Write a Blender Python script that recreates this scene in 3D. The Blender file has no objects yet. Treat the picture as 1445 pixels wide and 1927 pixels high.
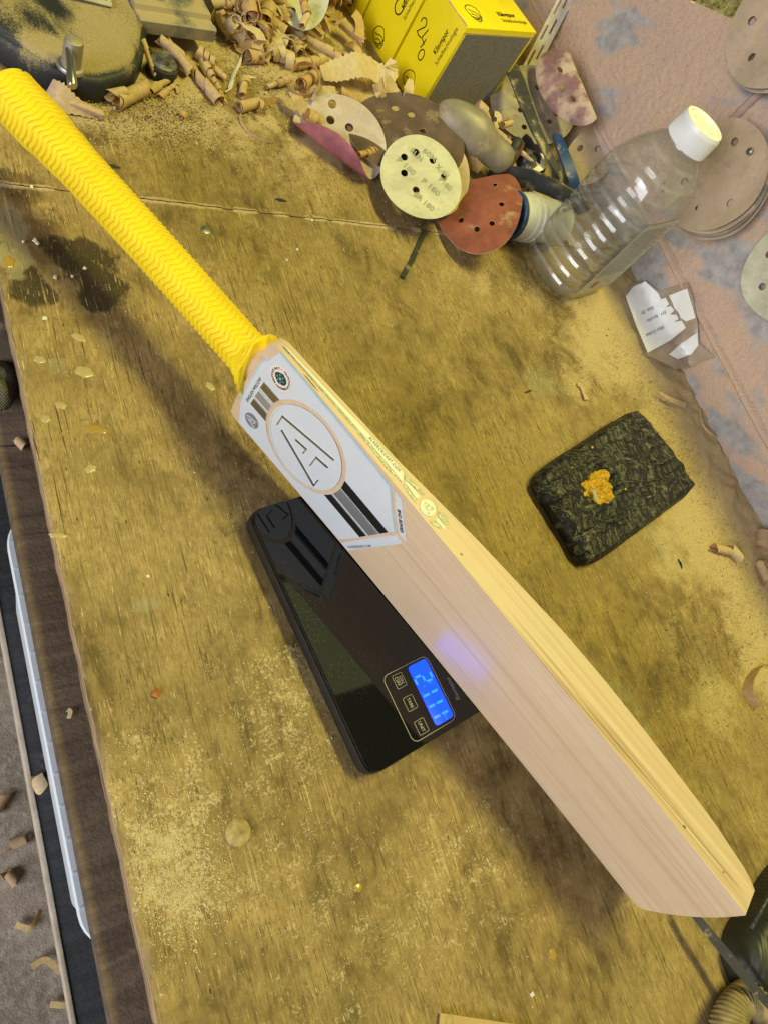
import bpy, bmesh, math, random
import numpy as np
from mathutils import Vector, Matrix, geometry

random.seed(7)
rng = np.random.default_rng(7)
scene = bpy.context.scene
COL = scene.collection
R_ = math.radians

# ---------------------------------------------------------------- camera
CAM = np.array([-0.0864, -0.2831, 0.5237])
ROT = np.array([[0.8259, -0.3200, 0.4642], [-0.1246, -0.9066, -0.4032], [0.5498, 0.2752, -0.7886]])
_u, _s, _v = np.linalg.svd(ROT)
ROT = _u @ _v
FPX, PW, PH = 1353.08, 1445.0, 1927.0

cd = bpy.data.cameras.new("camera")
cam = bpy.data.objects.new("camera", cd)
COL.objects.link(cam)
cd.sensor_fit = 'VERTICAL'
cd.sensor_height = 24.0
cd.lens = FPX / PH * 24.0
cd.clip_start, cd.clip_end = 0.02, 50.0
m = np.eye(4)
m[:3, 0], m[:3, 1], m[:3, 2], m[:3, 3] = ROT[0], -ROT[1], -ROT[2], CAM
cam.matrix_world = Matrix(m.tolist())
scene.camera = cam

# ---------------------------------------------------------------- light
scene.view_settings.view_transform = 'Standard'
scene.view_settings.look = 'None'
scene.view_settings.exposure = 0.05
scene.view_settings.gamma = 1.0
scene.view_settings.use_curve_mapping = False
world = bpy.data.worlds.new("World")
scene.world = world
world.use_nodes = True
world.node_tree.nodes["Background"].inputs[0].default_value = (0.62, 0.62, 0.42, 1)
world.node_tree.nodes["Background"].inputs[1].default_value = 0.17


def area(name, loc, target, sx, sy, power, color):
    ld = bpy.data.lights.new(name, 'AREA')
    ld.shape = 'RECTANGLE'
    ld.size, ld.size_y, ld.energy, ld.color = sx, sy, power, color
    o = bpy.data.objects.new(name, ld)
    COL.objects.link(o)
    o.location = loc
    o.rotation_euler = (Vector(target) - Vector(loc)).to_track_quat('-Z', 'Y').to_euler()
    return o


area("ceiling_tube_light", (1.30, 0.05, 3.10), (0.45, -0.05, 0), 1.6, 0.34, 99.0, (0.985, 0.935, 0.25))
for _y, _w in ((0.30, 0.66), (1.06, 0.76)):
    area("translucent_roof_panel", (1.85, _y, 3.05), (1.85, _y + 0.001, 0), 1.1, _w, 2.6 * _w, (0.95, 1.0, 0.42))
area("window_daylight", (-3.1, -1.15, 1.35), (0.4, 0.0, 0.0), 2.4, 1.9, 138.0, (0.95, 0.96, 1.0))


# ---------------------------------------------------------------- placing helpers: where a sight line meets a real plane
def _ray(px, py):
    return ROT.T @ np.array([(px - PW / 2) / FPX, (py - PH / 2) / FPX, 1.0])


def P(px, py, z=0.0):
    d = _ray(px, py)
    return CAM + d * ((z - CAM[2]) / d[2])


def PX(px, py, x):
    d = _ray(px, py)
    return CAM + d * ((x - CAM[0]) / d[0])


def depth(X):
    return float(ROT[2] @ (np.asarray(X) - CAM))


def PD(px, py, dep):
    return CAM + _ray(px, py) * dep


def proj(X):
    q = ROT @ (np.asarray(X, float) - CAM)
    return np.array([PW / 2 + FPX * q[0] / q[2], PH / 2 + FPX * q[1] / q[2]])


# ---------------------------------------------------------------- numeric noise
_T = rng.random((257, 257))
_T[256, :] = _T[0, :]
_T[:, 256] = _T[:, 0]


def vnoise(x, y):
    xi, yi = np.floor(x).astype(int), np.floor(y).astype(int)
    fx, fy = x - xi, y - yi
    fx, fy = fx * fx * (3 - 2 * fx), fy * fy * (3 - 2 * fy)
    xi &= 255
    yi &= 255
    a, b, c, d = _T[xi, yi], _T[xi + 1, yi], _T[xi, yi + 1], _T[xi + 1, yi + 1]
    return (a * (1 - fx) + b * fx) * (1 - fy) + (c * (1 - fx) + d * fx) * fy


def fbm(x, y, o=4):
    s, a, t = 0, 0.5, 0
    x, y = np.asarray(x, float), np.asarray(y, float)
    for i in range(o):
        s = s + a * vnoise(x + 17.3 * i, y + 9.1 * i)
        t += a
        x, y, a = x * 2.03, y * 2.03, a * 0.5
    return s / t


def sstep(a, b, x):
    t = np.clip((x - a) / (b - a), 0, 1)
    return t * t * (3 - 2 * t)


# ---------------------------------------------------------------- objects
def tag(o, label=None, cat=None, group=None, kind=None):
    if label: o["label"] = label
    if cat: o["category"] = cat
    if group: o["group"] = group
    if kind: o["kind"] = kind
    return o


def put(name, verts, faces, mats, parent=None, smooth=False, mi=None, **kw):
    me = bpy.data.meshes.new(name)
    me.from_pydata([tuple(map(float, v)) for v in verts], [], [tuple(map(int, f)) for f in faces])
    for mm in (mats if isinstance(mats, (list, tuple)) else [mats]):
        me.materials.append(mm)
    if mi is not None:
        me.polygons.foreach_set("material_index", list(map(int, mi)))
    if smooth:
        me.polygons.foreach_set("use_smooth", [True] * len(me.polygons))
    me.update()
    o = bpy.data.objects.new(name, me)
    COL.objects.link(o)
    if parent is not None:
        o.parent = parent
    tag(o, **kw)
    return o


def empty(name, loc=(0, 0, 0), rot=None, **kw):
    o = bpy.data.objects.new(name, None)
    COL.objects.link(o)
    if rot is not None:
        o.matrix_world = Matrix.Translation(Vector(loc)) @ rot.to_4x4()
    else:
        o.location = loc
    o.empty_display_size = 0.02
    return tag(o, **kw)


def smooth_by_angle(o, deg=35):
    me = o.data
    bm = bmesh.new()
    bm.from_mesh(me)
    for f in bm.faces: f.smooth = True
    for e in bm.edges:
        e.smooth = not (len(e.link_faces) == 2 and e.calc_face_angle(0) > R_(deg))
    bm.to_mesh(me)
    bm.free()
    return o


def box(name, lo, hi, mats, parent=None, bev=0.0, seg=2, M=None, **kw):
    bm = bmesh.new()
    bmesh.ops.create_cube(bm, size=1.0)
    lo, hi = Vector(lo), Vector(hi)
    for v in bm.verts:
        v.co = Vector((lo[i] + (v.co[i] + 0.5) * (hi[i] - lo[i]) for i in range(3)))
    if bev > 0:
        bmesh.ops.bevel(bm, geom=bm.edges[:], offset=bev, segments=seg, affect='EDGES', profile=0.5)
    if M is not None:
        bm.transform(M)
    me = bpy.data.meshes.new(name)
    bm.to_mesh(me)
    bm.free()
    me.materials.append(mats)
    o = bpy.data.objects.new(name, me)
    COL.objects.link(o)
    if parent is not None: o.parent = parent
    if bev > 0: smooth_by_angle(o, 50)
    return tag(o, **kw)


def loft(name, rings, mats, parent=None, caps=True, closed=True, smooth=True, ang=None, **kw):
    n = len(rings[0])
    V = [p for r in rings for p in r]
    F = []
    for i in range(len(rings) - 1):
        for j in range(n if closed else n - 1):
            k = (j + 1) % n
            F.append((i * n + j, i * n + k, (i + 1) * n + k, (i + 1) * n + j))
    if caps:
        F.append(tuple(range(n - 1, -1, -1)))
        F.append(tuple(range((len(rings) - 1) * n, len(rings) * n)))
    o = put(name, V, F, mats, parent, smooth, **kw)
    if ang: smooth_by_angle(o, ang)
    return o


def frames(path):
    path = [np.asarray(p, float) for p in path]
    out, nrm = [], None
    for i, p in enumerate(path):
        t = path[min(i + 1, len(path) - 1)] - path[max(i - 1, 0)]
        t = t / (np.linalg.norm(t) + 1e-12)
        if nrm is None:
            a = np.array([0, 0, 1.0]) if abs(t[2]) < 0.9 else np.array([1.0, 0, 0])
            nrm = a - t * (a @ t)
        else:
            nrm = nrm - t * (nrm @ t)
        nrm = nrm / np.linalg.norm(nrm)
        out.append((p, t, nrm, np.cross(t, nrm)))
    return out


def tube(name, path, rad, mats, parent=None, n=12, **kw):
    rings = []
    for i, (p, t, a, b) in enumerate(frames(path)):
        r = rad[i] if hasattr(rad, '__len__') else rad
        rings.append([p + r * (math.cos(2 * math.pi * j / n) * a + math.sin(2 * math.pi * j / n) * b) for j in range(n)])
    return loft(name, rings, mats, parent, **kw)


def band(name, path, wdir, width, th, mats, parent=None, smooth=True, **kw):
    """a flat strip of real thickness; wdir: width direction(s), width may vary"""
    fr = frames(path)
    rings = []
    for i, (p, t, a, b) in enumerate(fr):
        w = np.asarray(wdir[i] if isinstance(wdir, list) else wdir, float)
        w = w - t * (w @ t)
        w /= np.linalg.norm(w) + 1e-12
        nn = np.cross(t, w)
        h = (width[i] if hasattr(width, '__len__') else width) / 2
        rings.append([p - w * h - nn * th / 2, p + w * h - nn * th / 2, p + w * h + nn * th / 2, p - w * h + nn * th / 2])
    return loft(name, rings, mats, parent, smooth=smooth, ang=40 if smooth else None, **kw)


def inside(poly, x, y):
    c, n = False, len(poly)
    j = n - 1
    for i in range(n):
        xi, yi = poly[i]
        xj, yj = poly[j]
        if (yi > y) != (yj > y) and x < (xj - xi) * (y - yi) / (yj - yi) + xi: c = not c
        j = i
    return c


def tri2d(outline, holes=(), step=None):
    pts, edges = [], []
    for lp in [outline] + list(holes):
        s = len(pts)
        pts += [Vector(p) for p in lp]
        edges += [(s + i, s + (i + 1) % len(lp)) for i in range(len(lp))]
    if step:
        xs, ys = [p[0] for p in outline], [p[1] for p in outline]
        x = min(xs) + step * 0.5
        row = 0
        while x < max(xs):
            y = min(ys) + step * (0.25 + 0.5 * (row % 2))
            while y < max(ys):
                if inside(outline, x, y) and not any(inside(h, x, y) for h in holes):
                    pts.append(Vector((x, y)))
                y += step
            x += step
            row += 1
    v, e, f, *_ = geometry.delaunay_2d_cdt(pts, edges, [], 0, 1e-7)
    keep = []
    for t in f:
        c = sum((v[i] for i in t), Vector((0, 0))) / len(t)
        if inside(outline, c.x, c.y) and not any(inside(h, c.x, c.y) for h in holes):
            keep.append(tuple(t))
    return [tuple(p) for p in v], keep


def sheet(name, outline, mapf, th, mats, parent=None, holes=(), step=None, smooth=True, **kw):
    """a cut sheet of thickness th; mapf(x, y, d) -> point; two materials: front, back"""
    v, f = tri2d(outline, holes, step)
    n = len(v)
    V = [mapf(x, y, th) for x, y in v] + [mapf(x, y, 0.0) for x, y in v]
    F, mi, cnt = [], [], {}
    two = isinstance(mats, (list, tuple)) and len(mats) > 1
    for t in f:
        a = (v[t[1]][0] - v[t[0]][0]) * (v[t[2]][1] - v[t[0]][1]) - (v[t[1]][1] - v[t[0]][1]) * (v[t[2]][0] - v[t[0]][0])
        if a < 0: t = t[::-1]
        F.append(t)
        mi.append(0)
        F.append(tuple(i + n for i in t[::-1]))
        mi.append(1 if two else 0)
        for i in range(3):
            k = (t[i], t[(i + 1) % 3])
            cnt[k] = 1
    for (a, b) in list(cnt):
        if (b, a) not in cnt:
            F.append((b, a, a + n, b + n))
            mi.append(1 if two else 0)
    o = put(name, V, F, mats, parent, smooth, mi=mi, **kw)
    if smooth: smooth_by_angle(o, 50)
    return o


def circ(cx, cy, r, n=24, ry=None, a0=0.0):
    return [(cx + r * math.cos(a0 + 2 * math.pi * i / n), cy + (ry or r) * math.sin(a0 + 2 * math.pi * i / n)) for i in range(n)]


def rrect(x0, y0, x1, y1, r, n=4):
    out = []
    for cx, cy, a in ((x1 - r, y1 - r, 0), (x0 + r, y1 - r, 90), (x0 + r, y0 + r, 180), (x1 - r, y0 + r, 270)):
        for i in range(n + 1):
            t = R_(a + 90 * i / n)
            out.append((cx + r * math.cos(t), cy + r * math.sin(t)))
    return out


_txt = {}


def text2d(s, bold=0.0, shear=0.0, space=1.0):
    key = (s, bold, shear, space)
    if key not in _txt:
        cu = bpy.data.curves.new("t", 'FONT')
        cu.body, cu.offset, cu.shear, cu.space_character, cu.resolution_u = s, bold, shear, space, 3
        ob = bpy.data.objects.new("t", cu)
        COL.objects.link(ob)
        bpy.context.view_layer.update()
        me = ob.evaluated_get(bpy.context.evaluated_depsgraph_get()).to_mesh()
        vv = [(v.co.x, v.co.y) for v in me.vertices]
        ff = [tuple(p.vertices) for p in me.polygons]
        bpy.data.objects.remove(ob)
        bpy.data.curves.remove(cu)
        _txt[key] = (vv, ff)
    return _txt[key]


def lettering(s, mapf, o, rd, up, length, height, mat_, parent, bold=0.0, shear=0.0, d=0.0005, space=1.0, name="lettering"):
    """write s on a surface: o start of baseline, rd reading direction, up letter-top direction (2D)"""
    vv, ff = text2d(s, bold, shear, space)
    xs, ys = [v[0] for v in vv], [v[1] for v in vv]
    x0, w = min(xs), max(xs) - min(xs)
    h = max(ys)
    V = []
    for x, y in vv:
        a, b = (x - x0) / w * length, y / h * height
        V.append(mapf(o[0] + rd[0] * a + up[0] * b, o[1] + rd[1] * a + up[1] * b, d))
    return put(name, V, ff, mat_, parent)


def stroke(pts, w):
    """outline of a 2D polyline of width w with round-ish ends"""
    pts = [np.asarray(p, float) for p in pts]
    Lf, Rt = [], []
    for i, p in enumerate(pts):
        d0 = pts[i] - pts[i - 1] if i > 0 else pts[1] - pts[0]
        d1 = pts[i + 1] - pts[i] if i < len(pts) - 1 else d0
        d0, d1 = d0 / np.linalg.norm(d0), d1 / np.linalg.norm(d1)
        n0, n1 = np.array([-d0[1], d0[0]]), np.array([-d1[1], d1[0]])
        mi = n0 + n1
        mi = mi / max(np.linalg.norm(mi), 1e-6)
        k = min(1 / max(mi @ n0, 0.35), 2.5)
        Lf.append(p + mi * k * w / 2)
        Rt.append(p - mi * k * w / 2)
    return [tuple(p) for p in Lf] + [tuple(p) for p in Rt[::-1]]


# ---------------------------------------------------------------- materials
class NT:
    def __init__(s, name):
        s.m = bpy.data.materials.new(name)
        s.m.use_nodes = True
        s.t = s.m.node_tree
        s.b = s.t.nodes["Principled BSDF"]
        s.n = s.t.nodes

    def new(s, typ, **kw):
        n = s.n.new(typ)
        for k, v in kw.items(): setattr(n, k, v)
        return n

    def set(s, sock, v):
        if hasattr(v, 'is_output'): s.t.links.new(v, sock)
        elif v is not None:
            if isinstance(v, tuple) and len(v) == 3 and sock.type == 'RGBA': v = v + (1,)
            sock.default_value = v
        return sock

    def coord(s, kind='Object', scale=None, rot=None):
        c = s.new('ShaderNodeTexCoord').outputs[kind]
        if scale is None and rot is None: return c
        mp = s.new('ShaderNodeMapping')
        s.set(mp.inputs[0], c)
        if scale is not None: mp.inputs['Scale'].default_value = scale
        if rot is not None: mp.inputs['Rotation'].default_value = rot
        return mp.outputs[0]

    def noise(s, vec, scale, detail=4, rough=0.55, dist=0.0):
        n = s.new('ShaderNodeTexNoise')
        s.set(n.inputs['Vector'], vec)
        n.inputs['Scale'].default_value, n.inputs['Detail'].default_value = scale, detail
        n.inputs['Roughness'].default_value, n.inputs['Distortion'].default_value = rough, dist
        return n.outputs[0]

    def vor(s, vec, scale, feature='F1', out=0, rand=1.0):
        n = s.new('ShaderNodeTexVoronoi', feature=feature)
        s.set(n.inputs['Vector'], vec)
        n.inputs['Scale'].default_value = scale
        n.inputs['Randomness'].default_value = rand
        return n.outputs[out]

    def rng(s, v, a, b, c=0.0, d=1.0):
        n = s.new('ShaderNodeMapRange')
        n.clamp = True
        s.set(n.inputs[0], v)
        for i, q in enumerate((a, b, c, d)): n.inputs[i + 1].default_value = q
        return n.outputs[0]

    def math(s, op, a, b=None):
        n = s.new('ShaderNodeMath', operation=op)
        s.set(n.inputs[0], a)
        if b is not None: s.set(n.inputs[1], b)
        return n.outputs[0]

    def mul(s, a, b): return s.math('MULTIPLY', a, b)

    def mix(s, f, a, b, mode='MIX'):
        n = s.new('ShaderNodeMix', data_type='RGBA', blend_type=mode)
        n.clamp_factor = True
        s.set(n.inputs[0], f)
        s.set(n.inputs[6], a)
        s.set(n.inputs[7], b)
        return n.outputs[2]

    def attr(s, name):
        return s.new('ShaderNodeAttribute', attribute_name=name).outputs['Fac']

    def sep(s, vec):
        n = s.new('ShaderNodeSeparateXYZ')
        s.set(n.inputs[0], vec)
        return n.outputs

    def up(s):
        return s.sep(s.new('ShaderNodeNewGeometry').outputs['Normal'])[2]

    def bump(s, h, strength=0.3, dist=0.001, prev=None):
        n = s.new('ShaderNodeBump')
        n.inputs['Strength'].default_value, n.inputs['Distance'].default_value = strength, dist
        s.set(n.inputs['Height'], h)
        if prev is not None: s.set(n.inputs['Normal'], prev)
        return n.outputs[0]

    def out(s, col=None, rough=None, normal=None, metal=None, **kw):
        if col is not None: s.set(s.b.inputs['Base Color'], col)
        if rough is not None: s.set(s.b.inputs['Roughness'], rough)
        if normal is not None: s.set(s.b.inputs['Normal'], normal)
        if metal is not None: s.set(s.b.inputs['Metallic'], metal)
        for k, v in kw.items(): s.set(s.b.inputs[k.replace('_', ' ')], v)
        return s.m


DUST = (0.46, 0.36, 0.20)


def plain(name, col, rough=0.6, metal=0.0, var=0.12, scale=60, bump=0.15, dust=0.0, dcol=DUST, spec=None, fine=900, bd=0.0006, **kw):
    t = NT(name)
    c = t.coord()
    n = t.noise(c, scale, 5)
    dark = tuple(max(0, q * (1 - 2 * var)) for q in col)
    lite = tuple(min(1, q * (1 + var)) for q in col)
    cc = t.mix(t.rng(n, 0.3, 0.7), dark, lite)
    rr = rough
    if dust > 0:
        g = t.noise(c, fine, 3, 0.7)
        pch = t.noise(c, scale * 0.7, 4, 0.6)
        f = t.math('ADD', t.rng(pch, 0.35, 0.65), -1 + dust)
        f = t.mul(t.rng(t.math('ADD', f, t.mul(t.math('SUBTRACT', g, 0.5), 1.2)), 0.0, 0.45), t.rng(t.up(), -0.3, 0.6, 0.35, 1.0))
        cc = t.mix(f, cc, dcol)
        rr = t.math('ADD', t.mul(f, 0.9 - rough), rough)
    nr = t.bump(t.noise(c, fine * 0.6, 3), bump, bd) if bump else None
    if spec is not None: kw['Specular_IOR_Level'] = spec
    return t.out(cc, rr, nr, metal, **kw)

# ================================================================ the setting
XW = 0.827          # wall plane
YS = 0.246          # seam between the two bench boards


def splat(X, Y, px, py, rx, ry, ang=0.0, soft=0.42, wob=0.55, sd=0.0):
    c = P(px, py, 0)
    a = R_(ang)
    dx, dy = X - c[0], Y - c[1]
    u = (dx * math.cos(a) + dy * math.sin(a)) / rx
    v = (-dx * math.sin(a) + dy * math.cos(a)) / ry
    r = np.sqrt(u * u + v * v) + wob * (fbm(X * 60 + sd, Y * 60 + px * 0.1, 4) - 0.5) * 2
    return 1 - sstep(1 - soft, 1 + soft, r)


def bench_layers(X, Y):
    L = {k: np.zeros_like(X) for k in ('stain', 'warm', 'dust', 'pale', 'grey')}

    def add(k, s, *a, **kw): L[k] = np.maximum(L[k], s * splat(X, Y, *a, **kw))
    for a in ((1.0, 165, 485, .034, .026), (1.0, 195, 545, .022, .026), (.8, 120, 470, .02, .02), (.85, 62, 545, .017, .024), (.6, 100, 405, .012, .012),
              (.5, 470, 850, .03, .03), (.45, 425, 905, .02, .025), (.3, 300, 700, .02, .03), (.45, 250, 1270, .03, .03), (.55, 305, 1385, .014, .02),
              (.4, 330, 1120, .022, .014), (.45, 390, 1010, .02, .012), (.4, 520, 1840, .03, .04), (.55, 1290, 1235, .02, .05),
              (.35, 930, 690, .05, .04), (.45, 1010, 1090, .03, .03), (.45, 900, 800, .02, .03), (.4, 640, 640, .03, .04), (.4, 700, 520, .02, .03), (.35, 480, 420, .02, .02),
              (.4, 395, 395, .012, .01), (.5, 20, 340, .03, .02), (.3, 700, 1560, .05, .03), (.3, 900, 1560, .04, .03), (.45, 1180, 1890, .05, .03), (.5, 400, 1250, .02, .03)):
        add('stain', a[0], *a[1:], sd=a[1] * .01)
    for a in ((.5, 240, 600, .022, .022), (.35, 290, 660, .025, .028), (.45, 340, 760, .025, .03), (.5, 400, 850, .028, .03), (.55, 455, 890, .04, .035), (.7, 60, 440, .03, .03), (.7, 20, 350, .03, .02),  # leading splats: brown trail that also paints in the handle's soft shadow
              (.7, 520, 800, .03, .03), (.5, 560, 880, .04, .03), (.55, 640, 1500, .06, .05), (.5, 820, 1480, .06, .05), (.5, 1050, 1640, .05, .05), (.4, 130, 700, .03, .03), (.36, 420, 500, .15, .10), (.36, 250, 900, .10, .12), (.30, 800, 640, .14, .10), (.34, 620, 700, .10, .08), (.30, 1010, 1010, .10, .08)):
        add('warm', a[0], *a[1:], sd=a[1] * .013)
    # sawdust: thick along the wall and at the back, thin film elsewhere
    n1, n2 = fbm(X * 14, Y * 14, 4), fbm(X * 45 + 5, Y * 45, 4)
    ridge = sstep(.52, .79, X + (n1 - .5) * .22) * sstep(.30, .60, .45 * n1 + .55 * n2 + .30 * sstep(.62, .82, X))
    back = sstep(.27, .36, Y + (n1 - .5) * .12) * sstep(.30, .56, n2 * .6 + n1 * .4)
    L['dust'] = np.maximum(np.maximum(ridge, back * .9), 1.25 * (1 - sstep(.0015, .0055, abs(Y - YS - .002 * (n2 - .5)))) * sstep(.30, .55, fbm(X * 50, Y * 3, 3)))
    for a in ((.8, 300, 215, .07, .03), (.7, 1090, 720, .03, .04), (.7, 1180, 690, .05, .05), (.5, 1000, 560, .05, .03), (.5, 880, 520, .05, .03), (.6, 480, 110, .06, .05), (.4, 560, 330, .05, .05),
              (.8, 1420, 1180, .05, .05), (.8, 1400, 1100, .05, .06), (.7, 1330, 1330, .05, .03), (.4, 1250, 1150, .03, .05)):
        add('dust', a[0], *a[1:], sd=a[1] * .017, soft=.7)
    for a in ((1.0, 335, 1640, .026, .034), (.9, 300, 1590, .02, .03), (.8, 370, 1690, .03, .02), (.6, 380, 1480, .02, .04), (.45, 250, 1500, .02, .06), (.5, 560, 1340, .05, .06), (.35, 460, 1500, .05, .05),
              (.4, 860, 1650, .06, .05), (.3, 700, 1800, .08, .05), (.35, 560, 1640, .05, .04)):
        add('pale', a[0], *a[1:], sd=a[1] * .019, soft=.75)
    for a in ((.9, 20, 455, .016, .034), (.7, 275, 1140, .016, .008), (.6, 1260, 1040, .03, .04), (.5, 1180, 1330, .03, .04), (.6, 640, 250, .03, .03), (.5, 1330, 1250, .02, .04), (.4, 1120, 640, .03, .03),
              (.5, 110, 690, .01, .01), (.5, 1020, 720, .04, .03)):
        add('grey', a[0], *a[1:], sd=a[1] * .023)
    return L


def bench_mat():
    t = NT("worn_plywood")
    c = t.coord('Object')
    big = t.noise(c, 6.0, 4, 0.6)
    mot = t.noise(c, 22.0, 8, 0.72, 0.4)
    mid = t.noise(c, 70.0, 6, 0.7)
    fin = t.noise(c, 480.0, 4, 0.75)
    gr = t.noise(t.coord('Object', (42.0, 11.0, 20.0)), 2.0, 7, 0.74, 0.6)
    fib = t.noise(t.coord('Object', (620.0, 120.0, 200.0), (0, 0, 0.04)), 1.0, 4, 0.75, 0.3)
    ctr = lambda n, k: t.mul(t.math('SUBTRACT', n, 0.5), k)
    col = t.mix(t.rng(t.math('ADD', mot, ctr(gr, 0.9)), 0.32, 0.68), (0.128, 0.086, 0.033), (0.385, 0.284, 0.136))
    col = t.mix(t.mul(t.rng(big, 0.44, 0.60), 0.40), col, (0.42, 0.310, 0.148))
    col = t.mix(t.mul(t.rng(gr, 0.50, 0.62), 0.32), col, (0.120, 0.079, 0.030))
    col = t.mix(t.mul(t.mul(t.rng(fib, 0.53, 0.60), t.rng(mot, 0.42, 0.58, 0.2, 1.0)), 0.34), col, (0.085, 0.053, 0.020))
    col = t.mix(t.mul(t.mul(t.rng(fib, 0.40, 0.46, 1.0, 0.0), t.rng(big, 0.42, 0.58, 0.1, 1.0)), 0.24), col, (0.54, 0.41, 0.22))
    col = t.mix(t.mul(t.rng(t.noise(c, 40.0, 7, 0.75, 1.0), 0.56, 0.66), 0.32), col, (0.135, 0.100, 0.055))
    # tea-coloured and oily stains, plus the painted handle shadow, with crisp, broken edges
    wm = t.rng(t.math('ADD', t.attr('warm'), t.math('ADD', ctr(mid, 0.8), ctr(gr, 0.6))), 0.40, 0.80, 0.0, 0.72)
    col = t.mix(wm, col, (0.125, 0.070, 0.026))
    st = t.rng(t.math('ADD', t.attr('stain'), t.math('ADD', ctr(mid, 1.0), t.math('ADD', ctr(fib, 0.7), ctr(mot, 0.5)))), 0.46, 0.80, 0.0, 0.86)
    col = t.mix(st, col, (0.036, 0.026, 0.014))
    gy = t.rng(t.math('ADD', t.attr('grey'), t.math('ADD', ctr(mid, 0.9), ctr(mot, 0.6))), 0.35, 0.60, 0.0, 0.75)
    col = t.mix(gy, col, (0.29, 0.255, 0.165))
    # scratches and pits
    sc = t.noise(t.coord('Object', (420.0, 9.0, 50.0), (0, 0, 0.10)), 1.3, 2, 0.5, 0.15)
    col = t.mix(t.mul(t.rng(sc, 0.66, 0.69), t.rng(mot, 0.45, 0.6, 0.0, 0.6)), col, (0.52, 0.42, 0.24))
    sc2 = t.noise(t.coord('Object', (330.0, 8.0, 50.0), (0, 0, -0.9)), 1.1, 2, 0.5, 0.2)
    col = t.mix(t.mul(t.rng(sc2, 0.67, 0.70), t.rng(mot, 0.45, 0.6, 0.0, 0.5)), col, (0.50, 0.40, 0.22))
    sc3 = t.noise(t.coord('Object', (380.0, 14.0, 50.0), (0, 0, 0.45)), 1.2, 2, 0.5, 0.2)
    col = t.mix(t.mul(t.rng(sc3, 0.68, 0.71), 0.5), col, (0.06, 0.040, 0.018))
    ck = t.noise(t.coord('Object', (1000.0, 34.0, 50.0), (0, 0, 0.03)), 1.0, 3, 0.6, 0.1)
    col = t.mix(t.mul(t.rng(ck, 0.625, 0.650), t.rng(mot, 0.40, 0.55, 0.15, 0.85)), col, (0.055, 0.034, 0.014))
    ck2 = t.noise(t.coord('Object', (560.0, 16.0, 50.0), (0, 0, -0.02)), 1.0, 2, 0.5, 0.1)
    col = t.mix(t.mul(t.rng(ck2, 0.645, 0.670), t.rng(big, 0.40, 0.60, 0.0, 0.8)), col, (0.060, 0.038, 0.016))
    lt = t.noise(t.coord('Object', (900.0, 60.0, 50.0), (0, 0, 0.06)), 1.0, 3, 0.6, 0.1)
    col = t.mix(t.mul(t.rng(lt, 0.625, 0.65), t.rng(mid, 0.42, 0.58, 0.1, 0.75)), col, (0.56, 0.44, 0.25))
    blt = t.rng(t.math('ADD', t.noise(c, 120.0, 5, 0.8, 0.5), ctr(mot, 0.5)), 0.60, 0.68)
    col = t.mix(t.mul(blt, 0.45), col, (0.115, 0.082, 0.040))
    pit = t.rng(t.vor(t.coord('Object', (1.0, 0.30, 1.0), (0, 0, 0.05)), 120.0), 0.04, 0.09, 1.0, 0.0)
    col = t.mix(t.mul(pit, t.rng(mid, 0.46, 0.56)), col, (0.040, 0.027, 0.013))
    gm = t.new('ShaderNodeGamma')
    t.set(gm.inputs[0], col)
    gm.inputs[1].default_value = 1.20
    col = t.mix(1.0, gm.outputs[0], (1.26, 1.27, 1.22), 'MULTIPLY')
    # sawdust: crisp clumps where it lies thick
    d = t.math('ADD', t.attr('dust'), t.math('ADD', ctr(fin, 0.75), t.math('ADD', ctr(mot, 0.9), ctr(mid, 0.7))))
    df = t.rng(d, 0.34, 0.78, 0.0, 0.93)
    col = t.mix(df, col, t.mix(t.rng(fin, 0.3, 0.7), (0.34, 0.245, 0.120), (0.60, 0.465, 0.260)))
    sp = t.rng(t.vor(c, 380.0), 0.08, 0.18, 1.0, 0.0)
    spm = t.rng(t.math('ADD', t.noise(c, 90.0, 5, 0.65), t.mul(t.attr('pale'), 0.22)), 0.56, 0.66)
    col = t.mix(t.mul(sp, t.mul(spm, 0.85)), col, (0.68, 0.57, 0.36))
    pw = t.rng(t.math('ADD', t.math('ADD', fin, ctr(mid, 0.7)), t.mul(t.attr('pale'), 0.27)), 0.66, 0.80)
    col = t.mix(t.mul(pw, 0.60), col, (0.64, 0.54, 0.34))
    h = t.math('ADD', t.mul(fib, 0.5), t.math('ADD', t.mul(fin, 0.30), t.mul(mid, 0.45)))
    nr = t.bump(t.math('SUBTRACT', h, t.mul(pit, .4)), 0.28, 0.0010)
    ro = t.math('ADD', t.mul(df, 0.25), t.rng(mot, 0.3, 0.7, 0.55, 0.78))
    return t.out(col, ro, nr, Specular_IOR_Level=0.35)


def ply_edge_mat():
    t = NT("plywood_edge")
    c = t.coord()
    z = t.sep(c)[2]
    w = t.math('SINE', t.mul(t.math('ADD', z, t.mul(t.noise(c, 30, 3), 0.001)), 2200.0))
    n = t.noise(t.coord('Object', (60, 6, 200)), 3, 4)
    col = t.mix(t.rng(w, -0.3, 0.3), (0.30, 0.19, 0.10), (0.62, 0.45, 0.27))
    col = t.mix(t.mul(t.rng(n, 0.5, 0.6), 0.8), col, (0.05, 0.035, 0.022))
    return t.out(col, 0.8, t.bump(n, 0.6, 0.002))


M_bench, M_edge = bench_mat(), ply_edge_mat()
bench = empty("workbench", (0.4, 0, -0.02), label="stained plywood workbench dusted with sawdust under the cricket bat", cat="workbench")


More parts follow.
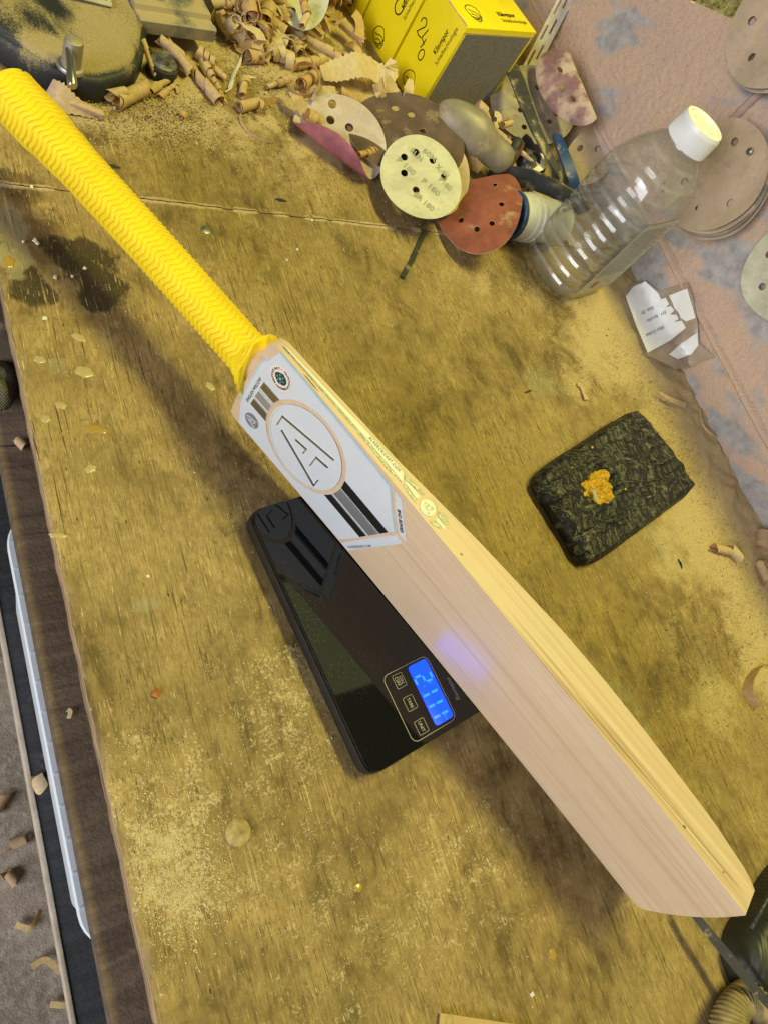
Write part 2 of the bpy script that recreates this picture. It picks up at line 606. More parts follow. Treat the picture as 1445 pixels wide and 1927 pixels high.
def board(name, y0, y1, step=0.0032):
    nx, ny = int((XW + 0.01) / step), int((y1 - y0) / step)
    xs, ys = np.linspace(0, XW + 0.012, nx), np.linspace(y0, y1, ny)
    X, Y = np.meshgrid(xs, ys, indexing='ij')
    L = bench_layers(X, Y)
    Z = L['dust'] * (0.0004 + 0.0016 * fbm(X * 90, Y * 90, 4)) * sstep(0.1, 0.5, fbm(X * 30 + 3, Y * 30, 3))
    Z += sstep(.745, .825, X + .03 * (fbm(X * 20, Y * 20, 3) - .5)) * .010 * (0.4 + fbm(X * 60, Y * 60, 4))
    Z += 0.0004 * (fbm(X * 12, Y * 12, 3) - .5)
    Z -= 0.0005 * L['stain']
    seam = np.minimum(abs(Y - y1), abs(Y - y0))
    Z -= 0.0004 * (1 - sstep(0, .003, seam))
    X = X.copy()
    X[0, :] += (fbm(ys * 70, ys * 0 + 3.3, 4) - .5) * .0022
    Z[0, :] -= .0012 + .002 * np.maximum(0, fbm(ys * 90, ys * 0 + 7.7, 3) - .55) * 6
    off = np.array([0.4, 0, -0.02])
    V = np.stack([X.ravel(), Y.ravel(), Z.ravel()], 1) - off
    idx = np.arange(nx * ny).reshape(nx, ny)
    q = np.stack([idx[:-1, :-1], idx[1:, :-1], idx[1:, 1:], idx[:-1, 1:]], -1).reshape(-1, 4)
    F = [tuple(f) for f in q]
    mi = [0] * len(F)
    loop = list(idx[:, 0]) + list(idx[-1, 1:]) + list(idx[-2::-1, -1]) + list(idx[0, -2:0:-1])
    base = len(V)
    low = V[loop].copy()
    low[:, 2] = -0.018 + 0.02
    V = np.vstack([V, low])
    for i in range(len(loop)):
        j = (i + 1) % len(loop)
        F.append((loop[j], loop[i], base + i, base + j))
        mi.append(1)
    F.append(tuple(base + i for i in range(len(loop) - 1, -1, -1)))
    mi.append(1)
    o = put(name, V, F, [M_bench, M_edge], bench, True, mi=mi)
    for k, a in L.items():
        at = o.data.attributes.new(k, 'FLOAT', 'POINT')
        at.data.foreach_set('value', np.concatenate([a.ravel(), np.zeros(len(loop))]).astype(np.float32))
    bm = bmesh.new()
    bm.from_mesh(o.data)
    for e in bm.edges:
        if len(e.link_faces) == 2 and e.link_faces[0].material_index != e.link_faces[1].material_index: e.smooth = False
    bm.to_mesh(o.data)
    bm.free()
    return o


board("tabletop_board", -0.72, YS - 0.0008)
board("tabletop_board", YS + 0.0008, 1.02)

# ---- lower ledge in front of the bench, shelf board, floor
def brown_board_mat(name, a, b, dustc, damt):
    t = NT(name)
    c = t.coord()
    n = t.noise(t.coord('Object', (12, 90, 20)), 1.4, 6, 0.65, 0.4)
    f = t.noise(c, 260, 4, 0.7)
    p = t.noise(c, 26, 5, 0.6)
    col = t.mix(t.rng(n, 0.35, 0.65), a, b)
    d = t.rng(t.math('ADD', t.math('ADD', p, t.mul(t.math('SUBTRACT', f, .5), .7)), damt), 0.5, 0.75)
    col = t.mix(t.mul(d, 0.7), col, dustc)
    return t.out(col, 0.8, t.bump(t.math('ADD', n, f), 0.7, 0.0015))


M_ledge = brown_board_mat("dusty_brown_board", (0.075, 0.048, 0.030), (0.150, 0.102, 0.066), (0.30, 0.21, 0.13), -0.10)
M_dark = brown_board_mat("black_board", (0.016, 0.018, 0.022), (0.035, 0.036, 0.040), (0.22, 0.17, 0.12), -0.16)
M_paleedge = plain("raw_board_edge", (0.50, 0.42, 0.33), 0.8, bump=0.4)
box("front_ledge", (-0.0195, -0.75, -0.062), (0.10, 0.0150, -0.040), M_ledge, bench, 0.0015, M=Matrix.Translation((-.4, 0, .02)))
box("front_ledge", (-0.0205, 0.0165, -0.062), (0.10, 0.40, -0.0405), M_ledge, bench, 0.0015, M=Matrix.Translation((-.4, 0, .02)))

shelf = empty("lower_shelf", (0.1, -0.2, -0.318), label="black painted lower shelf with a pale raw front edge beneath the bench", cat="shelf")
box("shelf_board", (-0.0160, -0.9, -0.318), (0.45, 0.75, -0.300), M_dark, shelf, 0.001, M=Matrix.Translation((-.1, .2, .318)))
box("front_lipping", (-0.0205, -0.9, -0.3185), (-0.0162, 0.75, -0.2985), M_paleedge, shelf, 0.0008, M=Matrix.Translation((-.1, .2, .318)))

t = NT("dusty_concrete")
c = t.coord()
n, f, q = t.noise(c, 9, 5, .6), t.noise(c, 75, 6, .75), t.noise(c, 260, 4, .75)
col = t.mix(t.rng(n, .35, .65), (0.28, 0.215, 0.165), (0.50, 0.405, 0.325))
col = t.mix(t.mul(t.rng(f, .45, .65), .7), col, (0.62, 0.54, 0.46))
col = t.mix(t.mul(t.rng(q, .58, .68), .6), col, (0.20, 0.15, 0.12))
M_floor = t.out(col, .9, t.bump(t.math('ADD', f, t.mul(q, .5)), .9, .004))
put("floor", [(-4, -4, -.75), (5, -4, -.75), (5, 5, -.75), (-4, 5, -.75)], [(0, 1, 2, 3)], M_floor, kind="structure")

# ---- low wall behind the bench: grey paint under clumped pink and tan dust
t = NT("dust_caked_wall")
c = t.coord()
n, f, q = t.noise(c, 8, 5, .6), t.noise(c, 60, 5, .65), t.noise(c, 500, 4, .7)
cl = t.attr('cake')
pink = t.mix(t.rng(n, .40, .60), (0.66, 0.48, 0.33), (0.60, 0.44, 0.355))
pink = t.mix(t.mul(t.rng(q, .35, .65), .6), pink, (0.46, 0.31, 0.23))
grey = t.mix(t.rng(f, .35, .65), (0.30, 0.285, 0.285), (0.47, 0.45, 0.45))
m_ = t.rng(t.math('ADD', t.math('ADD', cl, t.mul(t.math('SUBTRACT', q, .5), .6)), t.mul(t.math('SUBTRACT', t.noise(t.coord('Object', (1, 30, 90), (.7, 0, 0)), 1.5, 5, .7), .5), 1.3)), .10, .62)
col = t.mix(m_, grey, pink)
crb = t.mul(t.vor(c, 330.0), t.rng(m_, 0, 1, .15, 1.0))
M_wall = t.out(col, .92, t.bump(t.math('ADD', t.math('SUBTRACT', t.mul(q, .6), t.mul(crb, 1.0)), t.mul(f, .8)), .45, .0024), Specular_IOR_Level=.15)


def wall_part(name, x, z0, z1f, y0, y1, amp, bias, step=.0028, th=.02, parent=None):
    ny, nz = int((y1 - y0) / step), max(6, int((z1f((y0 + y1) / 2) - z0) / step))
    ys, ks = np.linspace(y0, y1, ny), np.linspace(0, 1, nz)
    Y, K = np.meshgrid(ys, ks, indexing='ij')
    Z = z0 + K * (np.vectorize(z1f)(Y) - z0)
    diag = fbm(Y * 5 + Z * 9, Z * 5 - Y * 3, 4)
    patch = fbm(Y * 14 + 40, Z * 22 + 11, 4) * .6 + fbm(Y * 40 + Z * 60, Z * 14, 3) * .4
    cake = sstep(.38, .58, patch * .65 + diag * .35 + bias(Y, Z))
    crumb = fbm(Y * 260, Z * 260, 3) * .55 + fbm(Y * 620, Z * 620, 2) * .45
    X = x - cake * (.0006 + amp * np.clip(crumb - .42, 0, 1))
    V = np.stack([X.ravel(), Y.ravel(), Z.ravel()], 1)
    idx = np.arange(ny * nz).reshape(ny, nz)
    q = np.stack([idx[:-1, :-1], idx[:-1, 1:], idx[1:, 1:], idx[1:, :-1]], -1).reshape(-1, 4)
    F = [tuple(r) for r in q]
    loop = list(idx[:, 0]) + list(idx[-1, 1:]) + list(idx[-2::-1, -1]) + list(idx[0, -2:0:-1])
    b = len(V)
    lo = V[loop].copy()
    lo[:, 0] = x + th
    V = np.vstack([V, lo])
    F += [(loop[i], loop[(i + 1) % len(loop)], b + (i + 1) % len(loop), b + i) for i in range(len(loop))]
    F.append(tuple(b + i for i in range(len(loop))))
    o = put(name, V, F, M_wall, parent, True, kind=None if parent else "structure")
    at = o.data.attributes.new('cake', 'FLOAT', 'POINT')
    at.data.foreach_set('value', np.concatenate([cake.ravel(), np.ones(len(loop)) * .8]).astype(np.float32))
    smooth_by_angle(o, 60)
    return o


wall = wall_part("wall", XW + .003, .066, lambda y: min(.40, max(.12, .244 + (.439 - y) * .385)), -.45, 1.05, .010,
                 lambda Y, Z: -.050 + .085 * sstep(.10, .36, Y) - .10 * np.exp(-((Y - .50) / .06) ** 2 - ((Z - .16) / .05) ** 2) - .05 * np.exp(-((Y - .05) / .12) ** 2 - ((Z - .10) / .04) ** 2))
wall_part("skirting_board", XW - .001, -.03, lambda y: .0645, -.45, 1.05, .004, lambda Y, Z: -.085 + .125 * sstep(.25, .4, Y), parent=wall)
# ledge of settled dust between the two
rr = []
for i in range(260):
    y = -.45 + 1.5 * i / 259
    w = .004 + .0035 * float(fbm(y * 40, 3.1, 3))
    z = .0655 + .002 * float(fbm(y * 25, 8.2, 3) - .5)
    rr.append([(XW + .004, y, z - .004), (XW - w * .6, y, z - .003), (XW - w, y, z), (XW - w * .5, y, z + w * .7), (XW + .004, y, z + w * 1.3)])
o = loft("dust_ridge", rr, M_wall, wall, closed=False, caps=False)
at = o.data.attributes.new('cake', 'FLOAT', 'POINT')
at.data.foreach_set('value', np.ones(len(o.data.vertices), np.float32))
# a round bead running up the wall
a0, a1 = PX(1362, 246, XW - .002), PX(1420, 172, XW - .002)
a0[1] = a1[1] = (a0[1] + a1[1]) / 2
bead = tube("conduit", [(XW + .0005, a0[1], z) for z in np.linspace(.10, .30, 12)], .0055, plain("dusty_pink_pipe", (.44, .31, .25), .9, dust=.5, dcol=(.5, .36, .28)), n=12,
            label="thin dust-covered pipe running up the wall behind the hanging discs", cat="pipe")
# what stands behind the low wall: coarse lit panel
t = NT("coarse_fibre")
c = t.coord()
n, f = t.noise(c, 90, 5, .7), t.noise(c, 400, 3, .7)
col = t.mix(t.rng(n, .4, .6), (.10, .085, .03), (.42, .36, .16))
M_fibre = t.out(col, .9, t.bump(t.math('ADD', n, f), 1.0, .006))
nx = 60
V, F = [], []
for i in range(nx):
    for j in range(nx):
        y, s = .20 + .9 * i / (nx - 1), j / (nx - 1)
        V.append((XW + .03 + .22 * s, y, .12 + .30 * s + .02 * float(fbm(y * 30, s * 8, 3))))
for i in range(nx - 1):
    for j in range(nx - 1):
        F.append((i * nx + j, (i + 1) * nx + j, (i + 1) * nx + j + 1, i * nx + j + 1))
put("wall_backing", V, F, M_fibre, None, True, kind="structure")

# ================================================================ cricket bat, standing on its lower edge on the scale
BL, BW = 0.5364, 0.1049
BT, BH = 0.0056, 0.0176
by, bp, br = -1.128737, -0.0060, 0.0170
Rz, Ry, Rx = Matrix.Rotation(by, 3, 'Z'), Matrix.Rotation(-bp, 3, 'Y'), Matrix.Rotation(br, 3, 'X')
BM = Rz @ Ry @ Rx
BPOS = Vector((0.149204, 0.000513, 0.02390))
bat = empty("cricket_bat", BPOS, BM, label="willow cricket bat with yellow grip balanced on edge on the black scale", cat="cricket bat")


def bow(u):
    if u > BL * .3: return -BT * ((u - BL * .3) / (BL * .7)) ** 2
    return -BH * ((u - BL * .3) / (.285 + BL * .3)) ** 2


def yface(u, v):
    q = (v - BW / 2) / (BW / 2)
    return bow(u) - .0010 * (1 - q * q)


def FC(u, v, d=0.0):            # millimetres on the face -> bat space
    return (u / 1000, yface(u / 1000, v / 1000) - d, v / 1000)


def ED(u, y, d=0.0):            # millimetres on the upper edge
    return (u / 1000, bow(u / 1000) + y / 1000, BW + d)


EU = [0, .03, .125, .208, .30, .35, .40, .478, .52, .5364]
EE = [.0105, .0115, .0165, .0262, .0340, .0352, .0345, .0312, .0262, .0215]
SS = [.022, .026, .036, .048, .060, .062, .060, .046, .032, .023]


def willow_mat():
    t = NT("willow")
    c = t.coord()
    xyz = t.sep(c)
    fine = t.noise(t.coord('Object', (3.0, 420.0, 420.0)), 1.5, 5, .6, .15)
    lines = t.noise(t.coord('Object', (0.8, 170.0, 190.0)), 1.0, 2, .5, .1)
    broad = t.noise(t.coord('Object', (2.2, 26.0, 26.0)), 1.0, 4, .55, .2)
    flame = t.noise(t.coord('Object', (30.0, 9.0, 12.0)), 1.2, 4, .6, 1.2)
    spk = t.noise(t.coord('Object', (160.0, 1100.0, 1100.0)), 1.0, 3, .6)
    col = t.mix(t.rng(broad, .35, .65), (0.615, 0.45, 0.29), (0.68, 0.52, 0.35))
    col = t.mix(t.mul(t.rng(lines, .555, .60), .26), col, (0.44, 0.27, 0.14))
    col = t.mix(t.mul(t.rng(fine, .50, .60), .26), col, (0.48, 0.33, 0.19))
    col = t.mix(t.mul(t.rng(flame, .50, .70), .14), col, (0.55, 0.36, 0.20))
    col = t.mix(t.mul(t.rng(spk, .55, .70), .10), col, (0.40, 0.27, 0.15))
    # dark heart streaks along the toe half of the upper edge
    onedge = t.rng(xyz[2], BW - .0014, BW - .0006)
    streak = t.noise(t.coord('Object', (4.5, 520.0, 8.0)), 1.3, 4, .62, .35)
    reg = t.mul(t.mul(t.rng(xyz[0], .25, .33), t.rng(xyz[0], .505, .53, 1, 0)), t.mul(t.rng(xyz[1], -.004, .000), t.rng(xyz[1], .007, .012, 1, 0)))
    col = t.mix(t.mul(t.mul(t.rng(streak, .46, .60), reg), t.mul(onedge, .85)), col, (0.24, 0.12, 0.032))
    nr = t.bump(t.math('ADD', fine, t.mul(spk, .5)), .10, .0004)
    return t.out(col, t.rng(fine, .3, .7, .26, .36), nr, Specular_IOR_Level=.65, Coat_Weight=.22, Coat_Roughness=.22)


M_willow = willow_mat()
us = [0, .002, .005, .009, .015, .024] + list(np.linspace(.035, .505, 44)) + [.513, .520, .526, .531, .5345, BL]
rings = []
for u in us:
    e, s = float(np.interp(u, EU, EE)), float(np.interp(u, EU, SS))
    ins = .0030 * (1 - min(1, u / .010)) ** 2 * 1.2
    tin = .0045 * max(0, (u - (BL - .012)) / .012) ** 2.2
    lo, hi = ins + tin, BW - ins - tin * .25
    r = []
    for k in range(13):
        v = lo + (hi - lo) * k / 12
        r.append((u, v, yface(u, v)))
    b0 = bow(u)
    for k in range(1, 5): r.append((u, hi - .0004 * math.sin(math.pi * k / 4) * 0 , b0 + e * k / 4))
    for k in range(1, 13):
        q = k / 12
        v = hi + (lo - hi) * q
        pk = 1 - abs(2 * q - 1)
        r.append((u, v, b0 + e + (s - e) * (pk ** 1.35)))
    for k in range(1, 4): r.append((u, lo, b0 + e * (1 - k / 4)))
    out = []
    for (x, v, y) in r:
        w = (v - BW / 2) / (BW / 2)
        x2 = x - .0042 * (x / BL) ** 10 * w * w + .002 * (1 - min(1, x / .02)) * (abs(w) ** 3)
        out.append((x2, y, v))
    rings.append(out)
blade = loft("blade", rings, M_willow, bat, ang=28)

# splice of the handle showing at the shoulder
M_cane = plain("cane_wood", (.58, .40, .24), .5, var=.1)
n = 28


def hax(u):
    return .0150 + bow(u), BW / 2


def hring(u, ry, rz):
    y, z = hax(u)
    return [(u, y + ry * math.cos(2 * math.pi * j / n), z + rz * math.sin(2 * math.pi * j / n)) for j in range(n)]


loft("handle_splice", [hring(u, r, r2) for u, r, r2 in ((-.060, .0150, .0150), (-.012, .0153, .0175), (-.004, .0150, .0235), (.001, .0138, .030), (.008, .010, .034))], M_cane, bat)

# rubber grip: wavy ribs modelled in the round
t = NT("yellow_rubber")
c = t.coord()
col = t.mix(t.rng(t.noise(c, 40, 4), .35, .65), (.83, .60, .004), (.88, .66, .008))
M_grip = t.out(col, .52, t.bump(t.noise(c, 1500, 2), .08, .0003), Specular_IOR_Level=.38, Sheen_Weight=.1)
NA, G0, G1, pitch = 234, -.0035, -.2975, .0048
NU = int((G0 - G1) / pitch * 12)
rings = []
for i in range(NU + 1):
    s = i / NU
    u = G0 + (G1 - G0) * s
    base = .0170 + .0012 * sstep(.70, .78, s) + .0016 * sstep(.80, .84, s) + .0008 * math.exp(-((s - .02) / .02) ** 2)
    base += .004 * (1 - sstep(0, .045, s))
    dome = min(1, (1 - s) / .030)
    base *= math.sqrt(max(0.0, 1 - (1 - dome) ** 2)) * .96 + .04
    y0, z0 = hax(max(u, -.285))
    r = []
    for j in range(NA):
        a = 2 * math.pi * j / NA
        ph = u / pitch + .30 * math.sin(7 * a + u * 14) + .10 * math.sin(2 * a + u * 20)
        fr_ = ph - math.floor(ph)
        h = (.0019 * (1 - math.exp(-((fr_ - .5) / .16) ** 2)) + .0005 * ((fr_ + .5) % 1.0)) * (1 if dome > .35 else dome / .35)
        rr_ = base + h - .0008
        # slant of the lower end where the grip meets the shoulder
        uu = u + .012 * (1 - sstep(0, .06, s)) * (math.sin(a) * -.75 + .1)
        r.append((uu, y0 + rr_ * math.cos(a), z0 + rr_ * math.sin(a) * (1 + .30 * (1 - sstep(0, .05, s)))))
    rings.append(r)
loft("grip", rings, M_grip, bat)

# ---------------- face sticker
M_white = plain("white_vinyl", (.60, .63, .67), .28, var=.01, bump=.02, Coat_Weight=.3)
M_black = plain("black_print", (.012, .012, .013), .35, var=.05, bump=0)
t = NT("chrome_foil")
M_chrome = t.out((.80, .80, .80), .12, None, 1.0)
t = NT("brushed_foil")
c = t.coord('Object', (1500, 100, 1500), (0, .7, 0))
M_brush = t.out((.62, .66, .72), .34, t.bump(t.noise(c, 1, 2), .5, .0004), .85)
t = NT("dark_foil")
M_dfoil = t.out((.045, .042, .038), .14, None, .6)
t = NT("smoky_foil")
M_sfoil = t.out((.30, .26, .17), .25, None, .8)
M_holo = plain("pale_blue_border", (.36, .66, .86), .2, var=.05, bump=0)
M_cream = plain("cream_print", (.78, .66, .58), .4, var=.02, bump=0)
M_green = plain("dark_green_print", (.004, .055, .05), .4, var=.2, bump=0)
M_teal = plain("teal_print", (.01, .16, .13), .4, var=.1, bump=0)
M_grey = plain("grey_foil", (.20, .195, .21), .3, var=.03, bump=0)

stk = sheet("face_sticker",
            [(12, 102.6), (8.6, 90), (7.6, 87), (5.4, 83.5), (4.6, 80), (4.2, 60), (4.6, 40), (5.4, 26), (6.9, 20.5), (10.5, 11), (12, 5), (13, 2.2), (60, 1.6), (100, 1.6), (141, 2.2), (148, 20), (156, 45), (164.2, 69.6), (150, 84), (137, 98.6), (118, 100), (80, 101.6), (40, 102.4)],
            lambda x, y, d: FC(x, y, d), .0005, M_white, bat, holes=[circ(70.3, 50.6, 41.6, 56)], step=9)
sheet("border", stroke([(137.6, 99.2), (118, 100.7), (80, 102.3), (40, 103.1), (12, 103.2)], .9), lambda x, y, d: FC(x, y, d), .00045, M_holo, stk)
sheet("border", stroke([(8.0, 90), (7.0, 87), (4.8, 83.5), (4.0, 80), (3.6, 60), (4.0, 40), (4.8, 26)], .7), lambda x, y, d: FC(x, y, d), .00045, M_holo, stk)
sheet("border", stroke([(137.6, 99.2), (150.8, 84.3), (164.9, 69.9)], .7), lambda x, y, d: FC(x, y, d), .00045, M_holo, stk)
med = sheet("medallion", circ(70.3, 50.6, 37.4, 56), lambda x, y, d: FC(x, y, d), .0007, M_white, stk, step=10)


def ring2d(cx, cy, r0, r1, n=56):
    return circ(cx, cy, r1, n), [circ(cx, cy, r0, n)]


a_, h_ = ring2d(70.3, 50.6, 36.2, 37.6)
sheet("medallion_rim", a_, lambda x, y, d: FC(x, y, d + .0005), .0006, M_white, stk, holes=h_)


def bars(mapf, parent, cx, cy, k, mat_, w, hgt, name="emblem_bar"):
    """the A emblem, four bent raised bars; k scales about (cx, cy)"""
    P0 = [[(41.2, 44.1), (41.0, 56.1), (93.7, 69.7)], [(46.6, 43.4), (95.2, 27.0), (94.7, 38.1)], [(60.4, 49.4), (71.7, 51.8), (71.7, 45.1)], [(82.2, 41.6), (81.8, 54.6), (94.2, 57.8)]]
    for pl in P0:
        pts = [(cx + (a - 70.3) * k, cy + (b - 50.6) * k) for a, b in pl]
        ol = stroke(pts, w)
        inn = stroke(pts, w * .45)
        nn = len(ol)
        V = [mapf(x, y, 0) for x, y in ol] + [mapf(x, y, hgt) for x, y in inn]
        F = [(i, (i + 1) % nn, nn + (i + 1) % nn, nn + i) for i in range(nn)] + [(nn, nn + 1, nn + 4, nn + 5), (nn + 1, nn + 2, nn + 3, nn + 4)]
        put(name, V, F, mat_, parent)


bars(lambda x, y, d: FC(x, y, .0007 + d), stk, 70.3, 50.6, 1.0, M_chrome, 1.9, .0010)


def cutbar(u0, u1, v0, v1, side):
    """a bar whose inner end follows the ring"""
    pts = []
    if side < 0:
        pts += [(u0, v0), (u0 + (v1 - v0) * .05, v1)]
        for v in np.linspace(v1, v0, 5): pts.append((70.3 - math.sqrt(max(0, 41.8 ** 2 - (v - 50.6) ** 2)), v))
        pts = pts[::-1]
    else:
        for v in np.linspace(v0, v1, 5): pts.append((70.3 + math.sqrt(max(0, 41.8 ** 2 - (v - 50.6) ** 2)), v))
        pts = pts[::-1] + [(u0 + (v0 - 29) * .33, v0), (u0 + (v1 - 29) * .33, v1)]
        pts = pts[::-1]
    return pts


for v0, v1, mm in ((34.2, 42.2, M_sfoil), (45.6, 54.2, M_brush), (58.5, 66.5, M_sfoil)):
    sheet("stripe", cutbar(13.4, 0, v0, v1, -1), lambda x, y, d: FC(x, y, .0005 + d), .0003, mm, stk)
for v0, v1, mm in ((29.3, 37.0, M_dfoil), (40.2, 51.0, M_brush), (53.4, 63.0, M_dfoil)):
    sheet("stripe", cutbar(150.4, 0, v0, v1, 1), lambda x, y, d: FC(x, y, .0005 + d), .0003, mm, stk)
for v in (38.4, 52.2):
    sheet("stripe_edge", stroke([(70.3 + math.sqrt(41.8 ** 2 - (v - 50.6) ** 2), v), (150.4 + (v - 29) * .33, v)], .7), lambda x, y, d: FC(x, y, .0006 + d), .0005, M_chrome, stk)
for v in (43.6, 56.6, 67.2):
    sheet("stripe_edge", stroke([(13.6, v), (70.3 - math.sqrt(41.8 ** 2 - (v - 50.6) ** 2), v)], .6), lambda x, y, d: FC(x, y, .0006 + d), .0005, M_chrome, stk)

lettering("ENGLISH WILLOW", FC, (11.2, 33), (0, 1), (-1, 0), 34.5, 2.7, M_black, stk, shear=.15, d=.0009)
# rosette
ros = sheet("rosette", circ(23.4, 85.2, 10.6, 40), lambda x, y, d: FC(x, y, .0005 + d), .0003, M_cream, stk)


def arc_text(s, cx, cy, r, a0, a1, hgt, flip, parent):
    vv, ff = text2d(s, .02)
    xs = [v[0] for v in vv]
    x0, w, hh = min(xs), max(xs) - min(xs), max(v[1] for v in vv)
    V = []
    for x, y in vv:
        a = a0 + (a1 - a0) * (x - x0) / w
        q = r + (hgt * y / hh if not flip else -hgt * y / hh)
        V.append(FC(cx + q * math.cos(a), cy + q * math.sin(a), .0010))
    put("lettering", V, ff, M_black, parent)


# letter tops of the upper line point away from the centre; up on the sticker is the -u side
arc_text("BESPOKE BAT \u2022", 23.4, 85.2, 7.4, R_(258), R_(110), 1.9, False, ros)
arc_text("HANDMADE IN LANCASHIRE \u2022", 23.4, 85.2, 9.3, R_(-95), R_(102), 1.9, True, ros)
sheet("rose_emblem", [(23.4 + q * math.cos(R_(a)), 85.2 + q * math.sin(R_(a))) for a, q in ((180, 6.3), (215, 5.4), (270, 5.6), (318, 5.5), (345, 6.0), (15, 6.0), (42, 5.5), (90, 5.6), (145, 5.4))],
      lambda x, y, d: FC(x, y, .0008 + d), .0002, M_green, ros)
sheet("rose_centre", circ(23.4, 85.2, 2.2, 12), lambda x, y, d: FC(x, y, .0010 + d), .0002, M_teal, ros)
for k in range(7):
    a, q = (2 * math.pi * k / 6, 3.3) if k < 6 else (0, 0)
    sheet("rose_dot", circ(23.4 + q * math.cos(a), 85.2 + q * math.sin(a), .45 if k < 6 else .7, 8), lambda x, y, d: FC(x, y, .0012 + d), .0002, M_white, ros)
bd = sheet("badge", circ(21.8, 19.4, 7.4, 32), lambda x, y, d: FC(x, y, .0005 + d), .0003, M_grey, stk)
bars(lambda x, y, d: FC(x, y, .0008 + d), stk, 21.8, 19.4, .185, M_white, .8, .0003, "badge_bar")
# the two strips of the V below the plate
v1 = sheet("sticker_strip", [(144.3, 1.6), (153, 1.6), (175.0, 67.6), (167.4, 69.0), (156, 38)], lambda x, y, d: FC(x, y, d), .0005, M_white, bat, step=9)
v2 = sheet("sticker_strip", [(168.6, 71.6), (176.6, 72.6), (160, 88.5), (148.6, 100.5), (141.5, 100.2), (152, 88)], lambda x, y, d: FC(x, y, d), .0005, M_white, bat, step=9)
dv = np.array([160.2 - 149.3, 32.8 - 5.7])
dv = dv / np.linalg.norm(dv)
lettering("ALKERCRICKET.COM", FC, (151.4, 5.0), tuple(dv), (-dv[1], dv[0]), 30, 2.3, M_black, v1, d=.0008, space=1.25)
dv = np.array([152.3 - 167.4, 92.2 - 77.2])
dv = dv / np.linalg.norm(dv)
lettering("GRADE ONE", FC, (169.2, 77.0), tuple(dv), (-dv[1], dv[0]), 21, 2.9, M_black, v2, bold=.03, shear=.2, d=.0008)

# ---------------- edge sticker
M_creamf = plain("cream_foil", (.74, .74, .60), .3, var=.03, bump=0)
t = NT("speckled_silver")
c = t.coord()
n_ = t.noise(c, 900, 3, .7)
M_spk = t.out(t.mix(t.rng(n_, .4, .6), (.20, .20, .17), (.50, .50, .44)), .35, None, .6)
es = sheet("edge_sticker", [(8, 4.4), (14, 5.0), (60, 6.2), (100, 6.8), (128, 6.6), (140.4, 6.0), (137.8, 9.6), (134.4, 12.8), (128, 13.2), (98, 11.6), (55, 8.6), (14, 6.2)], lambda x, y, d: ED(x, y, .0001 + d), .0003, M_creamf, bat, step=8)
sheet("silver_band", [(10, 3.6), (60, 4.4), (100, 4.6), (125, 3.4), (140, 5.6), (128, 6.2), (100, 6.4), (60, 5.9), (14, 4.7)], lambda x, y, d: ED(x, y, .0001 + d), .0003, M_spk, es, step=8)
lettering("ALKERCRICKET.COM", ED, (99.5, 8.4), (1, .035), (-.035, 1), 33, 2.5, M_black, es, shear=.15, d=.0007, space=1.25)
lettering("MADE IN ENGLAND", ED, (9, 3.3), (1, .02), (-.02, 1), 8, .8, M_black, es, d=.0006)
sheet("silver_block", [(136.2, 13.2), (139.2, 9.8), (143, 10.6), (157.4, 13.6), (156.2, 14.9)], lambda x, y, d: ED(x, y, .0001 + d), .0003, M_spk, es)
sheet("silver_block", [(141.6, 5.4), (143.6, 7.0), (155.8, 5.4), (157.8, 3.2), (149, 3.6)], lambda x, y, d: ED(x, y, .0001 + d), .0003, M_spk, es)
sheet("arrow_bar", [(140.2, 9.2), (141.6, 7.6), (155.4, 6.4), (156.6, 10.4), (144, 9.9)], lambda x, y, d: ED(x, y, .0001 + d), .0004, M_creamf, es)
bd2 = sheet("edge_badge", circ(165.9, 8.8, 6.7, 32), lambda x, y, d: ED(x, y, .0001 + d), .0006, M_creamf, es)
a_, h_ = ring2d(165.9, 8.8, 6.0, 6.7, 32)
sheet("badge_rim", a_, lambda x, y, d: ED(x, y, .0006 + d), .0003, M_creamf, es, holes=h_)
bars(lambda x, y, d: ED(x, y, .0007 + d), es, 165.9, 8.8, .155, M_chrome, .55, .0004, "badge_bar")
sheet("silver_block", [(173.6, 2.6), (178, 2.4), (183.4, 5.6), (181, 7.6), (175.4, 5.4)], lambda x, y, d: ED(x, y, .0001 + d), .0003, M_spk, es)
sheet("silver_block", [(172.6, 14.6), (179.6, 17.2), (184.6, 13.2), (181.6, 11.0), (174.4, 11.6)], lambda x, y, d: ED(x, y, .0001 + d), .0003, M_spk, es)
sheet("arrow_bar", [(176, 7.2), (175.6, 10.2), (183.6, 10.2), (187, 9.2), (184, 7.6)], lambda x, y, d: ED(x, y, .0001 + d), .0004, M_creamf, es)
# small knots and the dark heart mark by the sticker
M_knot = plain("dark_knot", (.22, .11, .035), .6, var=.3)
for (u, y, r) in ((207, 5.5, .7), (459, 6.0, .9), (502, 8.0, .6)):
    sheet("knot", circ(u, y, r * 1.8, 12, r), lambda x, y_, d: ED(x, y_, d), .00006, M_knot, bat)
sheet("heart_mark", [(34, 1.4), (44, 1.0), (52, 1.5), (46, 2.2), (38, 2.3)], lambda x, y, d: ED(x, y, d), .00006, M_knot, bat)

# ================================================================ digital scale
ST = .0215
S0 = P(468, 962, ST)
S1 = P(698, 1462, ST)
sd_ = (S1 - S0) / np.linalg.norm(S1 - S0)
sn_ = np.array([-sd_[1], sd_[0], 0])
SL, SWD = .2240, .1420
SM = Matrix(((sd_[0], sn_[0], 0), (sd_[1], sn_[1], 0), (0, 0, 1)))
scl = empty("kitchen_scale", (S0[0], S0[1], 0), SM, label="flat black glass digital scale with a lit blue display under the bat", cat="scale")


def SC(x, y, d=0.0):            # millimetres on the glass: x along, y across
    return (x / 1000, y / 1000, ST + d)


